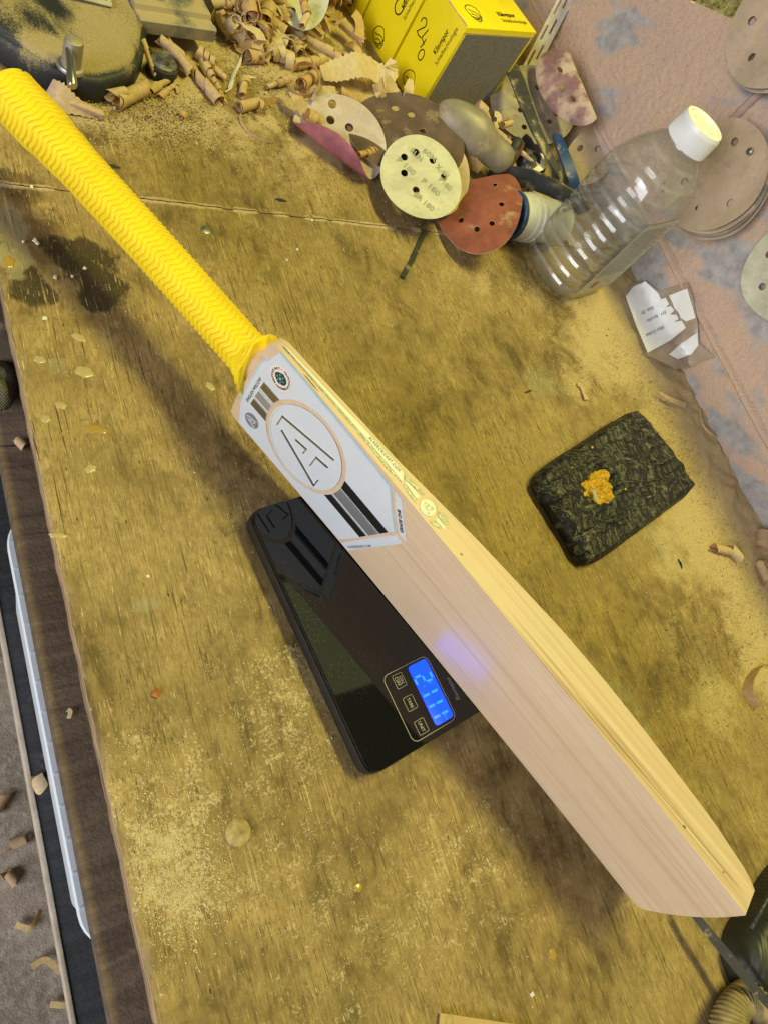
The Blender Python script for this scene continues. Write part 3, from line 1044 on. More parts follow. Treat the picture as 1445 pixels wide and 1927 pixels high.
t = NT("black_glass")
c = t.coord()
dst = t.rng(t.vor(c, 700.0), .06, .13, 1.0, 0.0)
dst = t.mul(dst, t.rng(t.noise(c, 22, 4, .6), .48, .66))
M_glass = t.out(t.mix(t.mul(dst, .8), (.004, .0042, .0045), (.30, .28, .20)), t.math('ADD', t.mul(dst, .6), .035), None, Specular_IOR_Level=.5)
M_shell = plain("black_plastic", (.012, .012, .013), .38, var=.2, bump=.05)
r1 = rrect(-.0006, -.0006, SL + .0006, SWD + .0006, .0125, 6)
rr = []
for z, k in ((.0035, -.004), (.006, 0), (.0165, 0), (.0172, -.0004)):
    rr.append([(x + (k if x < SL / 2 else -k) * -1, y + (k if y < SWD / 2 else -k) * -1, z) for x, y in r1])
loft("shell", rr, M_shell, scl, ang=40)
r2 = rrect(0, 0, SL, SWD, .0125, 6)
rr = []
for z, k in ((.0172, .0002), (ST - .0008, 0), (ST - .0002, .0003), (ST, .0010)):
    rr.append([(x + (k if x < SL / 2 else -k), y + (k if y < SWD / 2 else -k), z) for x, y in r2])
loft("glass_top", rr, M_glass, scl, ang=4)
for x, y in ((.025, .02), (SL - .025, .02), (.025, SWD - .02), (SL - .025, SWD - .02)):
    loft("foot", [[(x + r * math.cos(a), y + r * math.sin(a), z) for a in np.linspace(0, 2 * math.pi, 16, endpoint=False)] for r, z in ((.008, 0), (.009, .001), (.009, .004))], M_shell, scl)
t = NT("blue_backlight")
t.out((.0, .02, .2), .3, Emission_Color=(0.0, 0.030, 1.0, 1), Emission_Strength=3.6)
M_blue = t.m
t = NT("lit_segment")
t.out((.02, .1, .2), .3, Emission_Color=(0.01, 0.11, 1.0, 1), Emission_Strength=3.4)
M_seg = t.m
M_line = plain("pale_print", (.36, .34, .26), .5, var=.05, bump=0)
lcd = sheet("display", rrect(165.2, 70.6, 216.4, 90.2, 2.6), SC, .00025, M_blue, scl)
a_, h_ = rrect(162.8, 45.0, 219.2, 92.4, 6, 6), [rrect(163.2, 45.4, 218.8, 92.0, 5.6, 6)]
sheet("panel_outline", a_, SC, .00012, M_line, scl, holes=h_)
for nm, x0, w1 in (("ON\nOFF", 165.8, 11.4), ("TARE", 185.0, 11.4), ("UNIT", 205.0, 11.4)):
    bo = sheet("button", rrect(x0, 53.4, x0 + w1, 63.2, 1.2), SC, .00012, M_line, scl, holes=[rrect(x0 + .3, 53.7, x0 + w1 - .3, 62.9, .9)])
    if "\n" in nm:
        lettering("ON", SC, (x0 + 2.6, 59.2), (1, 0), (0, 1), 6, 2.5, M_line, bo, d=.00015)
        lettering("OFF", SC, (x0 + 2.0, 54.9), (1, 0), (0, 1), 7.4, 2.5, M_line, bo, d=.00015)
        sheet("lettering", stroke([(x0 + 1.8, 58.3), (x0 + 9.6, 58.3)], .25), SC, .00015, M_line, bo)
    else:
        lettering(nm, SC, (x0 + 1.6, 56.8), (1, 0), (0, 1), 8.2, 2.9, M_line, bo, d=.00015)


def seg(pts):
    sheet("digit_segment", stroke(pts, 1.9), lambda x, y, d: SC(x, y, .00025 + d), .0001, M_seg, lcd, smooth=False)


# "2": seen from the handle side, letter tops point across the scale
for pts in ([(176.6, 88.0), (181.4, 88.2)], [(182.4, 86.8), (182.2, 81.4)], [(176.8, 79.8), (181.2, 80.0)], [(175.6, 78.4), (175.2, 73.0)], [(176.2, 71.6), (181.0, 71.8)]): seg(pts)
for x in (191.6, 201.0, 210.2):
    seg([(x - .2, 72.0), (x, 78.4)])
    seg([(x, 80.6), (x + .2, 87.0)])
for y in (83.6, 77.0): sheet("digit_segment", circ(184.6, y, .55, 8), lambda x, y_, d: SC(x, y_, .00025 + d), .0001, M_seg, lcd, smooth=False)
lettering("lb:oz", SC, (212.0, 82.0), (1, 0), (0, 1), 4.2, 1.9, M_seg, lcd, d=.0004)
lettering("Romano", SC, (207.5, 103.4), (-1, 0), (0, -1), 20, 4.0, M_grey, scl, d=.00015, shear=.35)

# ================================================================ yellow boxes
t = NT("yellow_card")
c = t.coord()
fl = t.math('SINE', t.mul(t.sep(c)[0], 2600.0))
col = t.mix(t.rng(t.noise(c, 25, 4), .35, .65), (.80, .62, .002), (.86, .68, .004))
M_card = t.out(col, .55, t.bump(t.math('ADD', t.mul(fl, .2), t.noise(c, 60, 3)), .12, .0006), Specular_IOR_Level=.35)
t = NT("grey_grit_print")
c = t.coord()
gn = t.noise(c, 900, 3, .75)
M_grit = t.out(t.mix(t.rng(gn, .35, .65), (.10, .095, .09), (.34, .32, .30)), .7, None)
M_ink = plain("black_ink", (.010, .010, .012), .5, var=.1, bump=0)
M_rawcard = plain("raw_card", (.42, .36, .26), .8)

B0 = P(784, 210, 0)
TT0, TT1 = P(877, 47, .121), P(1008, 57, .121)
ba = (TT1 - TT0)
BOXW = float(np.linalg.norm(ba[:2]))
ba = ba / np.linalg.norm(ba)
bb = np.array([-ba[1], ba[0], 0])
BOXD, BOXH = .0725, .121
BXM = Matrix(((ba[0], bb[0], 0), (ba[1], bb[1], 0), (0, 0, 1)))


def shield(mapf, cx, cy, s, up, parent):
    """round-shouldered shield with a swirl and a lettered band; up = letter-top direction"""
    rx = (up[1], -up[0])
    T = lambda a, b: (cx + (rx[0] * a + up[0] * b) * s, cy + (rx[1] * a + up[1] * b) * s)
    ol = [(-.82, .35), (-.6, .75), (0, .95), (.6, .75), (.82, .35), (.62, -.45), (.3, -.85), (0, -1.0), (-.3, -.85), (-.62, -.45)]
    sm = []
    for i in range(len(ol)):
        p0, p1, p2, p3 = [np.array(ol[(i + k - 1) % len(ol)]) for k in range(4)]
        for tt in (0, .33, .66):
            sm.append(tuple(.5 * ((2 * p1) + (-p0 + p2) * tt + (2 * p0 - 5 * p1 + 4 * p2 - p3) * tt ** 2 + (-p0 + 3 * p1 - 3 * p2 + p3) * tt ** 3)))
    outer = [T(*p) for p in sm]
    inner = [T(p[0] * .90, p[1] * .91) for p in sm]
    e = sheet("emblem", outer, mapf, .0002, M_ink, parent, holes=[inner])
    for pl in ([(-.45, .45), (-.2, .25), (.15, .15), (.4, -.1), (.5, -.4)], [(-.5, -.1), (-.15, -.12), (.1, -.3), (.15, -.5)], [(-.7, -.36), (0, -.58), (.7, -.36)]):
        sheet("emblem_line", stroke([T(*p) for p in pl], s * .09), mapf, .0002, M_ink, e)
    a = T(-.5, -.78)
    lettering("KLINGSPOR", mapf, a, rx, up, s * 1.0, s * .22, M_ink, e, bold=.02, d=.0003)
    return e


def hand(mapf, strokes, parent, w):
    for pl in strokes: sheet("handwriting", stroke(pl, w), mapf, .0002, M_ink, parent)


def arc(cx, cy, rx, ry, a0, a1, n=12):
    return [(cx + rx * math.cos(R_(a0 + (a1 - a0) * i / n)), cy + ry * math.sin(R_(a0 + (a1 - a0) * i / n))) for i in range(n + 1)]


def yellow_box(k, label, num, grit, dx=0.0, raise_=0.0):
    o = np.array(B0) + bb * (k * (BOXD + .0035)) + ba * dx
    b = empty("yellow_box", (o[0], o[1], 0), BXM, label=label, cat="box", group="yellow abrasive boxes")
    box("carton", (0, 0, 0), (BOXW, BOXD, BOXH), M_card, b, .0008)
    W_, D_, H_ = BOXW * 1000, BOXD * 1000, BOXH * 1000
    # left face: x = distance across seen from outside (from far to near), y = height
    lf = lambda x, y, d: (-d, (D_ - x) / 1000, y / 1000)
    top = lambda x, y, d: (x / 1000, y / 1000, BOXH + d)
    ff = lambda x, y, d: (x / 1000, -d, y / 1000)
    if grit:
        sheet("grit_panel", [(7, 3), (W_ - 7, 3), (W_ - 5, H_ - 9), (6, H_ - 9)], ff, .0004, M_grit, b)
        sheet("lid_edge", stroke([(0, H_ - 7), (W_, H_ - 7)], .5), ff, .0006, M_rawcard, b)
        sheet("torn_corner", [(1.5, 1.0), (3.4, 8), (1.6, 22), (3.2, 40), (1.4, 60), (.2, 60), (.2, 1)], top, .0004, M_rawcard, b)
        lettering("Klingspor", top, (W_ * .58, 24), (1, 0), (0, 1), 36, 7.2, M_ink, b, bold=.02, d=.0004)
        lettering("Schleiftechnologie", top, (W_ * .58, 14), (1, 0), (0, 1), 52, 5.6, M_ink, b, d=.0004)
        shield(top, W_ * .24, 25, 15, (0, 1), b)
    # writing on the left face runs up the box
    up = (-1, 0)
    lettering("Klingspor", lf, (D_ * .74, H_ * .56), (0, 1), up, 32, 6.6, M_ink, b, bold=.02, d=.0004)
    lettering("Schleiftechnologie", lf, (D_ * .87, H_ * .50), (0, 1), up, 50, 5.0, M_ink, b, d=.0004)
    shield(lf, D_ * .52, H_ * .14, 13.5, (-.75, .66), b)
    if num == "240":
        q_ = lambda pl: [(9 + (x - 17) * .70, 66 + (y - 60) * .95) for x, y in pl]
        hand(lf, [q_(p_) for p_ in (arc(24, 74, 7, 6, 200, -60) + [(20, 60), (26, 58), (35, 59)], [(40, 74), (36, 60), (48, 57)], [(46, 64), (44, 50)], arc(53, 45, 6.5, 7, 0, 360, 16))], b, 1.5)
    else:
        hand(lf, [[(12, 98), (16, 106), (14, 88)], arc(28, 92, 6, 6, 60, 420, 14), arc(32, 79, 6.5, 7, 100, 460, 14), arc(45, 66, 7.5, 10, 0, 360, 16)], b, 1.8)
    return b


yellow_box(0, "yellow box marked 240 with a grey grit panel beside the sanding discs", "240", True)
yellow_box(1, "yellow box marked 80 standing between the 240 box and the last box", "180", False)
yellow_box(2, "yellow box at the top edge of the photo, last behind the shavings", "80", False)

# slotted white strip leaning beyond the boxes
M_offw = plain("dusty_white_plastic", (.55, .52, .47), .5, dust=.35)
s0, s1 = P(985, 150, .02), PX(1060, 5, XW - .006)
sx = (s1 - s0) / np.linalg.norm(s1 - s0)
sw = np.cross(sx, np.array([-.6, -.5, .6]))
sw /= np.linalg.norm(sw)
SLn = float(np.linalg.norm(s1 - s0)) * 1000 + 90
slots = [rrect(q, 4, q + 22, 7, 1.4, 2) for q in range(20, int(SLn) - 30, 38)] + [rrect(q + 12, 12, q + 34, 15, 1.4, 2) for q in range(20, int(SLn) - 50, 38)]
sheet("slotted_strip", [(0, 0), (SLn, 0), (SLn, 22), (0, 22)], lambda x, y, d: s0 + sx * x / 1000 + sw * (y - 11) / 1000 + np.cross(sx, sw) * d, .0015, M_offw, holes=slots,
      label="off-white slotted plastic strip leaning behind the 240 box", cat="strip")

# ================================================================ sanding discs
def abrasive(name, col, dust=.3, dcol=DUST, var=.2):
    return plain(name, col, .85, var=var, scale=45, bump=.5, dust=dust, dcol=dcol, fine=1400, bd=.0004)


def printed_back(name, col, ink, dust=.2, amt=.75):
    t = NT(name)
    c = t.coord()
    n = t.noise(c, 30, 4)
    col_ = t.mix(t.rng(n, .35, .65), tuple(q * .78 for q in col), col)
    col_ = t.mix(t.mul(t.rng(t.noise(c, 75, 5, .7, .8), .52, .70), .45), col_, tuple(q * .42 for q in col))
    fz = t.noise(c, 1500, 3, .7)
    col_ = t.mix(t.mul(t.rng(fz, .4, .7), .2), col_, tuple(q * .55 for q in col))
    dd = t.rng(t.math('ADD', t.noise(c, 55, 4), t.mul(t.math('SUBTRACT', fz, .5), .6)), .62 - dust * .4, .85 - dust * .4)
    return t.out(t.mix(t.mul(dd, .7), col_, DUST), .85, t.bump(fz, .4, .0005))


def disc(name, label, C, E1, E2, front, back, holes_px=(), bend=(0, 0, 0), hole_r=.080, th=.0011, group="loose sanding discs", clip=None, rip=0.0, outline_px=None):
    """disc spanned by two radii E1, E2 from C; bend = sag along the normal (s*s, t*t, s*t); front faces the viewer"""
    C, E1, E2 = np.asarray(C), np.asarray(E1) - C, np.asarray(E2) - C
    N = np.cross(E1, E2)
    N /= np.linalg.norm(N)
    if N @ (CAM - C) < 0: N = -N

    def mp(s, t_, d):
        return C + E1 * s + E2 * t_ + N * (bend[0] * s * s + bend[1] * t_ * t_ + bend[2] * s * t_ + d + rip * math.sin(3.1 * s + 2 * t_) * .002)
    pc = proj(C)
    A = np.stack([proj(C + E1) - pc, proj(C + E2) - pc], 1)
    hs = []
    for (hx, hy) in holes_px:
        st = np.array([0.0, 0.0])
        for _ in range(8):
            st = st + np.linalg.solve(A, np.array([hx, hy]) - proj(mp(st[0], st[1], 0)))
        hs.append(circ(st[0], st[1], hole_r, 12))
    ol = circ(0, 0, 1, 56)
    if clip: ol = [p for p in ol if clip(*p)]
    if outline_px:
        ol = []
        npx = len(outline_px)
        for i in range(npx):
            p0, p1, p2, p3 = [np.array(outline_px[(i + k - 1) % npx], float) for k in range(4)]
            for s_ in (0, .25, .5, .75):
                tg = .5 * ((2 * p1) + (-p0 + p2) * s_ + (2 * p0 - 5 * p1 + 4 * p2 - p3) * s_ ** 2 + (-p0 + 3 * p1 - 3 * p2 + p3) * s_ ** 3)
                st = np.array([0.0, 0.0])
                for _ in range(10): st = st + np.linalg.solve(A, tg - proj(mp(st[0], st[1], 0)))
                ol.append(tuple(st))
        ar = sum(ol[i - 1][0] * ol[i][1] - ol[i][0] * ol[i - 1][1] for i in range(len(ol)))
        if ar < 0: ol = ol[::-1]
    flip = np.cross(E1, E2) @ N < 0
    if flip:
        ol = [(y, x) for x, y in ol]
        hs = [[(y, x) for x, y in h] for h in hs]
        f2 = lambda a, b, d: mp(b, a, d)
    else:
        f2 = mp
    o = sheet(name, ol, f2, th, [front, back], holes=hs, step=.16)
    return tag(o, label, "sanding disc", group)


M_creamb = printed_back("cream_velour", (.66, .63, .46), None, .08)
M_pinkb = printed_back("pink_velour", (.58, .47, .42), None, .35)
M_beigeb = printed_back("beige_velour", (.58, .435, .305), None, .35)
M_greyb = printed_back("grey_velour", (.30, .255, .20), None, .35)
M_redg = abrasive("red_grit", (.27, .075, .048), .22)
M_pinkg = abrasive("pink_grit", (.40, .13, .17), .08)
M_browng = abrasive("brown_grit", (.115, .070, .052), .12)
M_purp = abrasive("purple_grit", (.24, .12, .145), .62, (.46, .34, .29))


def face_pts(c, e1, e2, z, k1=0.0, k2=0.0):
    """three points on a plane roughly facing the viewer at c; k = how far each radius end lies behind (+) or before (-)"""
    C = P(c[0], c[1], z)
    d = depth(C)
    return C, PD(c[0] + e1[0], c[1] + e1[1], d + k1), PD(c[0] + e2[0], c[1] + e2[1], d + k2)


# back disc peeping out at the very top
C, a, b = face_pts((566, -10), (50, -20), (20, 72), .035, .01, -.012)
disc("sanding_disc", "cream sanding disc half buried in shavings at the top edge", C, a, b, M_creamb, M_browng, [(553, 21)], (.01, .004, 0))
# brown grit
C, a, b = face_pts((768, 258), (98, 52), (-46, 66), .030, .018, -.022)
disc("sanding_disc", "dark brown sanding disc behind the cream printed one", C, a, b, M_browng, M_beigeb, [(715, 210), (743, 205), (773, 217), (713, 238), (795, 247)], (-.004, .003, 0), .062)
# dusty one under the cream disc
C, a, b = face_pts((815, 325), (66, 18), (-8, 84), .022, .012, -.022)
disc("sanding_disc", "dusty tan sanding disc showing as a rim under the cream one", C, a, b, M_beigeb, M_browng, [], (.002, 0, 0))
# cream printed
C, a, b = face_pts((793, 334), (75, 12), (2, 81), .034, .012, -.028)
cream = disc("sanding_disc", "clean cream sanding disc with P180 print leaning against the red one", C, a, b, M_creamb, M_browng, [(760, 297), (782, 288), (813, 303), (760, 327), (834, 335), (782, 359)], (-.002, .002, 0), .085)
Cc, Ea, Eb = np.asarray(C), np.asarray(a) - C, np.asarray(b) - C
Nn = np.cross(Ea, Eb)
Nn /= np.linalg.norm(Nn)
if Nn @ (CAM - Cc) < 0: Nn = -Nn
M_print = plain("grey_back_print", (.36, .345, .27), .8, bump=0)
cm = lambda x, y, d: Cc + Ea * x + Eb * y + Nn * (-.002 * x * x + .002 * y * y + d)
for s_, o_, L_ in (("P 180", (-.62, -.30), .52), ("P 180", (-.02, .12), .50), ("SR 180", (-.22, .48), .55), ("60X", (.02, -.62), .40), ("RUN", (-.30, -.55), .34), ("P180", (.40, .02), .36), ("X 4M", (.34, -.28), .36)):
    ok = lettering(s_, cm, o_, (.80, .60), (.60, -.80), L_, .13, M_print, None, bold=.03, d=.0016, name="back_print")
    ok.parent = cream
# pink disc curled like a taco
tA, tB = P(556, 234, .001), P(694, 338, .001)
ax = (tB - tA) / np.linalg.norm(tB - tA)
sd2 = np.array([-ax[1], ax[0], 0])
if sd2[1] < 0: sd2 = -sd2
CP = (tA + tB) / 2
RD = float(np.linalg.norm(tB - tA)) * .56
T0, TURN, BACK = -.10, R_(150), R_(20)


def taco(s, t_, d):
    """far part leans back on the heap, near part curls up and over towards the viewer"""
    Larc = (1 + T0) * RD * 1.0
    r = Larc / TURN
    cx, cz = 0.0, r
    th0 = -math.pi / 2 + BACK          # where the bend leaves towards the far side
    if t_ >= T0:
        bx_, bz_ = cx + r * math.cos(th0), cz + r * math.sin(th0)
        q = (t_ - T0) * RD
        x, z = bx_ + q * math.cos(BACK) * 1.0, bz_ + q * math.sin(BACK) + .10 * q * q / RD
        nx_, nz_ = -math.sin(BACK), math.cos(BACK)
    else:
        th_ = th0 - (T0 - t_) * RD / r
        x, z = cx + r * math.cos(th_), cz + r * math.sin(th_)
        nx_, nz_ = -math.cos(th_), -math.sin(th_)
    return CP + ax * s * RD + sd2 * (x + nx_ * d) + np.array([0, 0, 1.0]) * (z + nz_ * d + .0012 + .004 * s * s)


hs = []
for (hx, hy) in ((657, 241), (674, 277), (622, 227), (625, 197)):
    st = np.array([.1, .3])
    for _ in range(60):
        e = 1e-3
        f0 = proj(taco(st[0], st[1], 0))
        J = np.stack([(proj(taco(st[0] + e, st[1], 0)) - f0) / e, (proj(taco(st[0], st[1] + e, 0)) - f0) / e], 1)
        st = st + np.clip(np.linalg.solve(J, np.array([hx, hy]) - f0), -.2, .2)
    if np.linalg.norm(st) < .85: hs.append(circ(st[0], st[1], .09, 12))
o = sheet("sanding_disc", circ(0, 0, 1, 64), taco, .0011, [M_pinkb, M_pinkg], holes=hs, step=.10)
tag(o, "pink sanding disc curled over on itself at the front of the heap", "sanding disc", "loose sanding discs")
# red disc
C, a, b = face_pts((893, 392), (88, -6), (2, 86), .034, -.004, -.032)
disc("sanding_disc", "red sanding disc with curled rim in front of the white pipe", C, a, b, M_redg, M_beigeb, [(853, 379), (932, 349), (943, 385), (867, 415), (925, 421), (897, 432), (862, 357)], (-.008, -.010, .004), .060, outline_px=[(808, 376), (813, 354), (838, 346), (885, 340), (935, 330), (962, 331), (978, 352), (982, 380), (972, 424), (950, 458), (920, 475), (888, 478), (856, 462), (828, 428)])
# grey-brown disc under the strap
C, a, b = face_pts((1005, 196), (70, 46), (-40, 60), .040, .012, -.020)
disc("sanding_disc", "dusty grey sanding disc lying under the dark strap", C, a, b, M_greyb, M_browng, [(968, 181), (1010, 166), (978, 208), (1045, 215), (1032, 230), (985, 240)], (-.004, 0, 0), .065)
# purple
C, a, b = face_pts((1068, 160), (30, 72), (-54, 6), .085, -.010, .010)
disc("sanding_disc", "purple dusty sanding disc folded against the wall", C, a, b, M_purp, M_beigeb, [(1053, 132), (1055, 163), (1077, 187)], (-.006, -.006, 0), .085, clip=lambda x, y: y > -.55)
# beige round
C, a, b = face_pts((1112, 292), (50, -10), (-8, 56), .045, .010, -.016)
disc("sanding_disc", "tan sanding disc beside the bottle shoulder", C, a, b, M_beigeb, M_browng, [(1123, 281), (1090, 280), (1143, 305), (1079, 258)], (-.003, 0, 0), .11)

# discs hung on the wall from nails
M_steel = NT("dull_steel")
c = M_steel.coord()
M_steel = M_steel.out(M_steel.mix(M_steel.rng(M_steel.noise(c, 200, 4), .4, .6), (.20, .19, .17), (.42, .41, .38)), .42, None, .9)
HG = "sanding discs hung on the wall"


def hung(label, yc, zc, R, n, x0, lean, sag, mats_, holes=True, gap=.0035):
    for i in range(n):
        xo = x0 - i * gap
        zz, yy = zc - .002 * (n - 1 - i), yc - .003 * (n - 1 - i)

        def mp(s, t_, d, xo=xo, yy=yy, zz=zz, i=i):
            return np.array([xo - lean * (1 - t_) * R - sag[0] * s * s - sag[1] * t_ * t_ + .0022 * math.sin(4 * s + 2 * i) + .0016 * math.sin(5.2 * t_ + 3 * s + i) - d, yy - s * R, zz + t_ * R])
        hh = [circ(.62 * math.cos(R_(a + 12 * i)), .62 * math.sin(R_(a + 12 * i)), .075, 10) for a in (20, 80, 140, 200, 260, 320)] if holes else []
        o = sheet("sanding_disc", circ(0, 0, 1, 56), mp, .0012, [mats_[i % len(mats_)], M_browng], holes=hh, step=.16)
        tag(o, label[i], "sanding disc", HG)


hung(["tan sanding disc at the back of the nailed stack", "third sanding disc down in the nailed stack", "second sanding disc down in the nailed stack", "dusty tan sanding disc on top of the nailed stack behind the bottle cap"],
     .208, .180, .0640, 4, XW - .006, .10, (.006, .012), [M_beigeb, M_greyb, M_beigeb, M_beigeb], gap=.0045)
hung(["pale sanding disc against the wall at the upper right edge", "front tan sanding disc at the upper right edge"], .300, .312, .0650, 2, XW - .005, .06, (.004, .008), [M_pinkb, M_beigeb], gap=.0055)
hung(["cream sanding disc hanging low at the right edge beside the paper"], .055, .192, .0600, 1, XW - .004, .06, (.002, .004), [M_creamb])
nl = PX(1410, 285, XW - .032)
na = np.array([XW + .005, nl[1], nl[2] - .004])
tube("nail", [na, nl, nl + (nl - na) / np.linalg.norm(nl - na) * .0006], [.0016, .0016, .0016], M_steel, n=10, label="steel nail sticking out through the stacked wall discs", cat="nail")
nail = bpy.data.objects["nail"]
dn = (nl - na) / np.linalg.norm(nl - na)
tube("nail_head", [nl + dn * .0004, nl + dn * .0016], [.0042, .0040], M_steel, nail, n=14)

# ================================================================ sanding block with taupe handle, straps, white pipe
def blob(name, C, axes, fn, mats, parent=None, nu=40, nv=28, **kw):
    V, F = [], []
    for i in range(nv + 1):
        th = math.pi * i / nv
        for j in range(nu):
            ph = 2 * math.pi * j / nu
            q = fn(th, ph)
            V.append(np.asarray(C) + axes[0] * q[0] + axes[1] * q[1] + axes[2] * q[2])
    for i in range(nv):
        for j in range(nu):
            F.append((i * nu + j, (i + 1) * nu + j, (i + 1) * nu + (j + 1) % nu, i * nu + (j + 1) % nu))
    return put(name, V, F, mats, parent, True, **kw)


M_taupe = plain("taupe_plastic", (.25, .21, .15), .40, var=.10, bump=.05, dust=.25)
H0, H1 = P(845, 222, .045), P(945, 300, .038)
hx = H1 - H0
HL = float(np.linalg.norm(hx))
hx /= HL
hz = (CAM - H0)
hz = hz - hx * (hz @ hx)
hz /= np.linalg.norm(hz)
hy = np.cross(hz, hx)
sb = empty("sanding_block", tuple(P(890, 262, 0)), label="hand sanding block with smooth taupe handle beside the yellow box", cat="sanding block")
sbp = np.array(sb.location)


def hfn(th, ph):
    s = (1 - math.cos(th)) / 2
    x = -.020 + (HL + .034) * s
    w = .030 * math.sin(th) ** .75 * (1 - .30 * sstep(.45, .75, s) + .22 * sstep(.75, .95, s))
    h = .026 * math.sin(th) ** .75 * (1 - .35 * sstep(.5, .8, s))
    return (x, w * math.cos(ph), h * math.sin(ph))


blob("handle", H0 - sbp, (hx, hy, hz), hfn, M_taupe, sb)
M_dbrown = plain("dark_red_grit", (.10, .035, .025), .85, dust=.1)
M_gasket = plain("black_rubber", (.02, .02, .02), .6, dust=.25)


def base_ring(k, off):
    return [H1 + hx * (.012 + off) + hy * (k * .033 * math.cos(a)) + hz * (k * .016 * math.sin(a) - .014) - sbp for a in np.linspace(0, 2 * math.pi, 28, endpoint=False)]


loft("rubber_base", [base_ring(.92, -.012), base_ring(1.0, -.006), base_ring(1.0, .0)], M_gasket, sb)
loft("abrasive_sole", [base_ring(.97, .0005), base_ring(.97, .004)], M_dbrown, sb)

M_strap = plain("dark_rubber_strap", (.036, .037, .038), .55, dust=.38, scale=50)
pth = [PD(x, y, depth(P(1000, 230, .06)) + k) for x, y, k in ((952, 106, .05), (972, 150, .02), (990, 200, -.005), (1008, 245, -.02), (1030, 290, -.025), (1050, 325, -.018), (1062, 350, 0))]
band("rubber_strap", pth, np.array([.75, .62, .1]), [.022, .022, .021, .019, .017, .015, .013], .0025, M_strap, label="long dark rubber strap lying across the dusty grey disc", cat="strap", group="dark straps")
pth = [PD(x, y, depth(P(1010, 350, .045)) + k) for x, y, k in ((925, 332, .03), (960, 330, .01), (1000, 338, -.005), (1040, 354, -.012), (1075, 374, -.012), (1100, 398, 0))]
band("rubber_strap", pth, np.array([.2, -.55, .8]), [.018, .024, .026, .027, .027, .020], .003, M_strap, label="wide dark rubber strap curving over the white pipe", cat="strap", group="dark straps")
M_bluep = plain("blue_plastic", (.012, .045, .15), .4, dust=.2)
pth = [PD(x, y, depth(P(1065, 310, .06)) + k) for x, y, k in ((1047, 254, .01), (1056, 280, 0), (1068, 310, -.006), (1078, 338, -.004), (1088, 366, .01))]
band("blue_strip", pth, np.array([.8, -.3, .3]), [.012, .015, .016, .014, .010], .004, M_bluep, label="short blue plastic strip sticking up beside the dark strap", cat="strip")
# dark plastic cup
cpx = depth(P(1000, 310, .035))
rr = []
for x, y, r, k in ((978, 272, .019, .01), (984, 282, .021, 0), (1000, 318, .024, -.008), (1010, 340, .022, -.004)):
    cc = PD(x, y, cpx + k)
    rr.append([cc + r * (math.cos(a) * np.array([.80, .58, .12]) + math.sin(a) * np.array([-.2, .05, .75])) for a in np.linspace(0, 2 * math.pi, 24, endpoint=False)])
loft("plastic_cup", rr, M_gasket, label="black plastic cup under the straps behind the cream pipe", cat="cup", ang=45)
# white pipe with blue ring
M_pipe = plain("cream_pvc", (.58, .57, .47), .35, var=.05, bump=.03, dust=.18)
p0, p1 = P(962, 405, .030), P(1085, 425, .030)
pa = (p1 - p0) / np.linalg.norm(p1 - p0)
pipe = empty("plastic_pipe", (p0[0], p0[1], 0), label="short cream plastic pipe end with blue ring behind the red disc", cat="pipe")
po = np.array(pipe.location)
sec = lambda s, r: (p0 + pa * s - po, r)
rr = [sec(s, r) for s, r in ((.0, .0285), (.008, .0290), (.020, .0290), (.0205, .0302), (.0245, .0302), (.025, .0290), (.030, .0290), (.0305, .0300), (.034, .0300), (.0345, .0280), (.085, .0275))]
tube("pipe_body", [q[0] for q in rr], [q[1] for q in rr], M_pipe, pipe, n=36, ang=30)
tube("blue_ring", [p0 - pa * .004 - po, p0 - pa * .003 - po, p0 + pa * .002 - po, p0 + pa * .003 - po], [.0285, .0298, .0298, .0288], M_bluep, pipe, n=36, ang=30)

# ================================================================ bottle
e1 = np.array([.9665, .2567, 0])
e2 = np.array([.2567, -.9665, 0])
e2 = np.array([e1[1], -e1[0], 0])
BC = np.array([.688, .206, 0])
def thin_clear(name, tint, rough, haze, ior):
    """thin clear plastic: lets light straight through, mirrors by Fresnel, a little milky, rib highlights painted in as haze"""
    t = NT(name)
    n = t.n
    tr, gl, df = n.new('ShaderNodeBsdfTransparent'), n.new('ShaderNodeBsdfGlossy'), n.new('ShaderNodeBsdfDiffuse')
    tr.inputs[0].default_value = tint + (1,)
    gl.inputs['Roughness'].default_value = rough
    df.inputs[0].default_value = (.72, .72, .68, 1)
    fr = t.new('ShaderNodeLayerWeight')
    fr.inputs[0].default_value = .5
    nr = t.bump(t.noise(t.coord(), 50, 3), .08, .003)
    for q in (gl, fr): t.t.links.new(nr, q.inputs['Normal'])
    fac = t.math('ADD', t.mul(t.math('POWER', fr.outputs['Facing'], 2.6), .80), ior)
    m1, m2 = n.new('ShaderNodeMixShader'), n.new('ShaderNodeMixShader')
    rib = t.rng(t.math('SINE', t.math('ADD', t.mul(t.sep(t.coord())[2], 2 * math.pi / .016), -.6)), .55, 1.0)  # pale diffuse bands painted in place of highlights on the ribs
    t.set(m1.inputs[0], t.math('ADD', t.rng(t.noise(t.coord(), 90, 5, .7), .40, .75, haze * .5, haze * 2.0), t.mul(t.mul(rib, t.rng(t.noise(t.coord(), 40, 3), .38, .6)), haze * 1.6)))
    t.t.links.new(tr.outputs[0], m1.inputs[1]); t.t.links.new(df.outputs[0], m1.inputs[2])
    t.t.links.new(fac, m2.inputs[0]); t.t.links.new(m1.outputs[0], m2.inputs[1]); t.t.links.new(gl.outputs[0], m2.inputs[2])
    t.t.links.new(m2.outputs[0], n['Material Output'].inputs[0])
    return t.m


M_pet = thin_clear("clear_pet", (.95, .95, .93), .13, .075, .07)
M_liq = thin_clear("clear_spirit", (.93, .93, .88), .02, .02, .04)
bot = empty("plastic_bottle", tuple(BC), label="clear ribbed plastic bottle with white screw cap standing by the wall", cat="bottle")


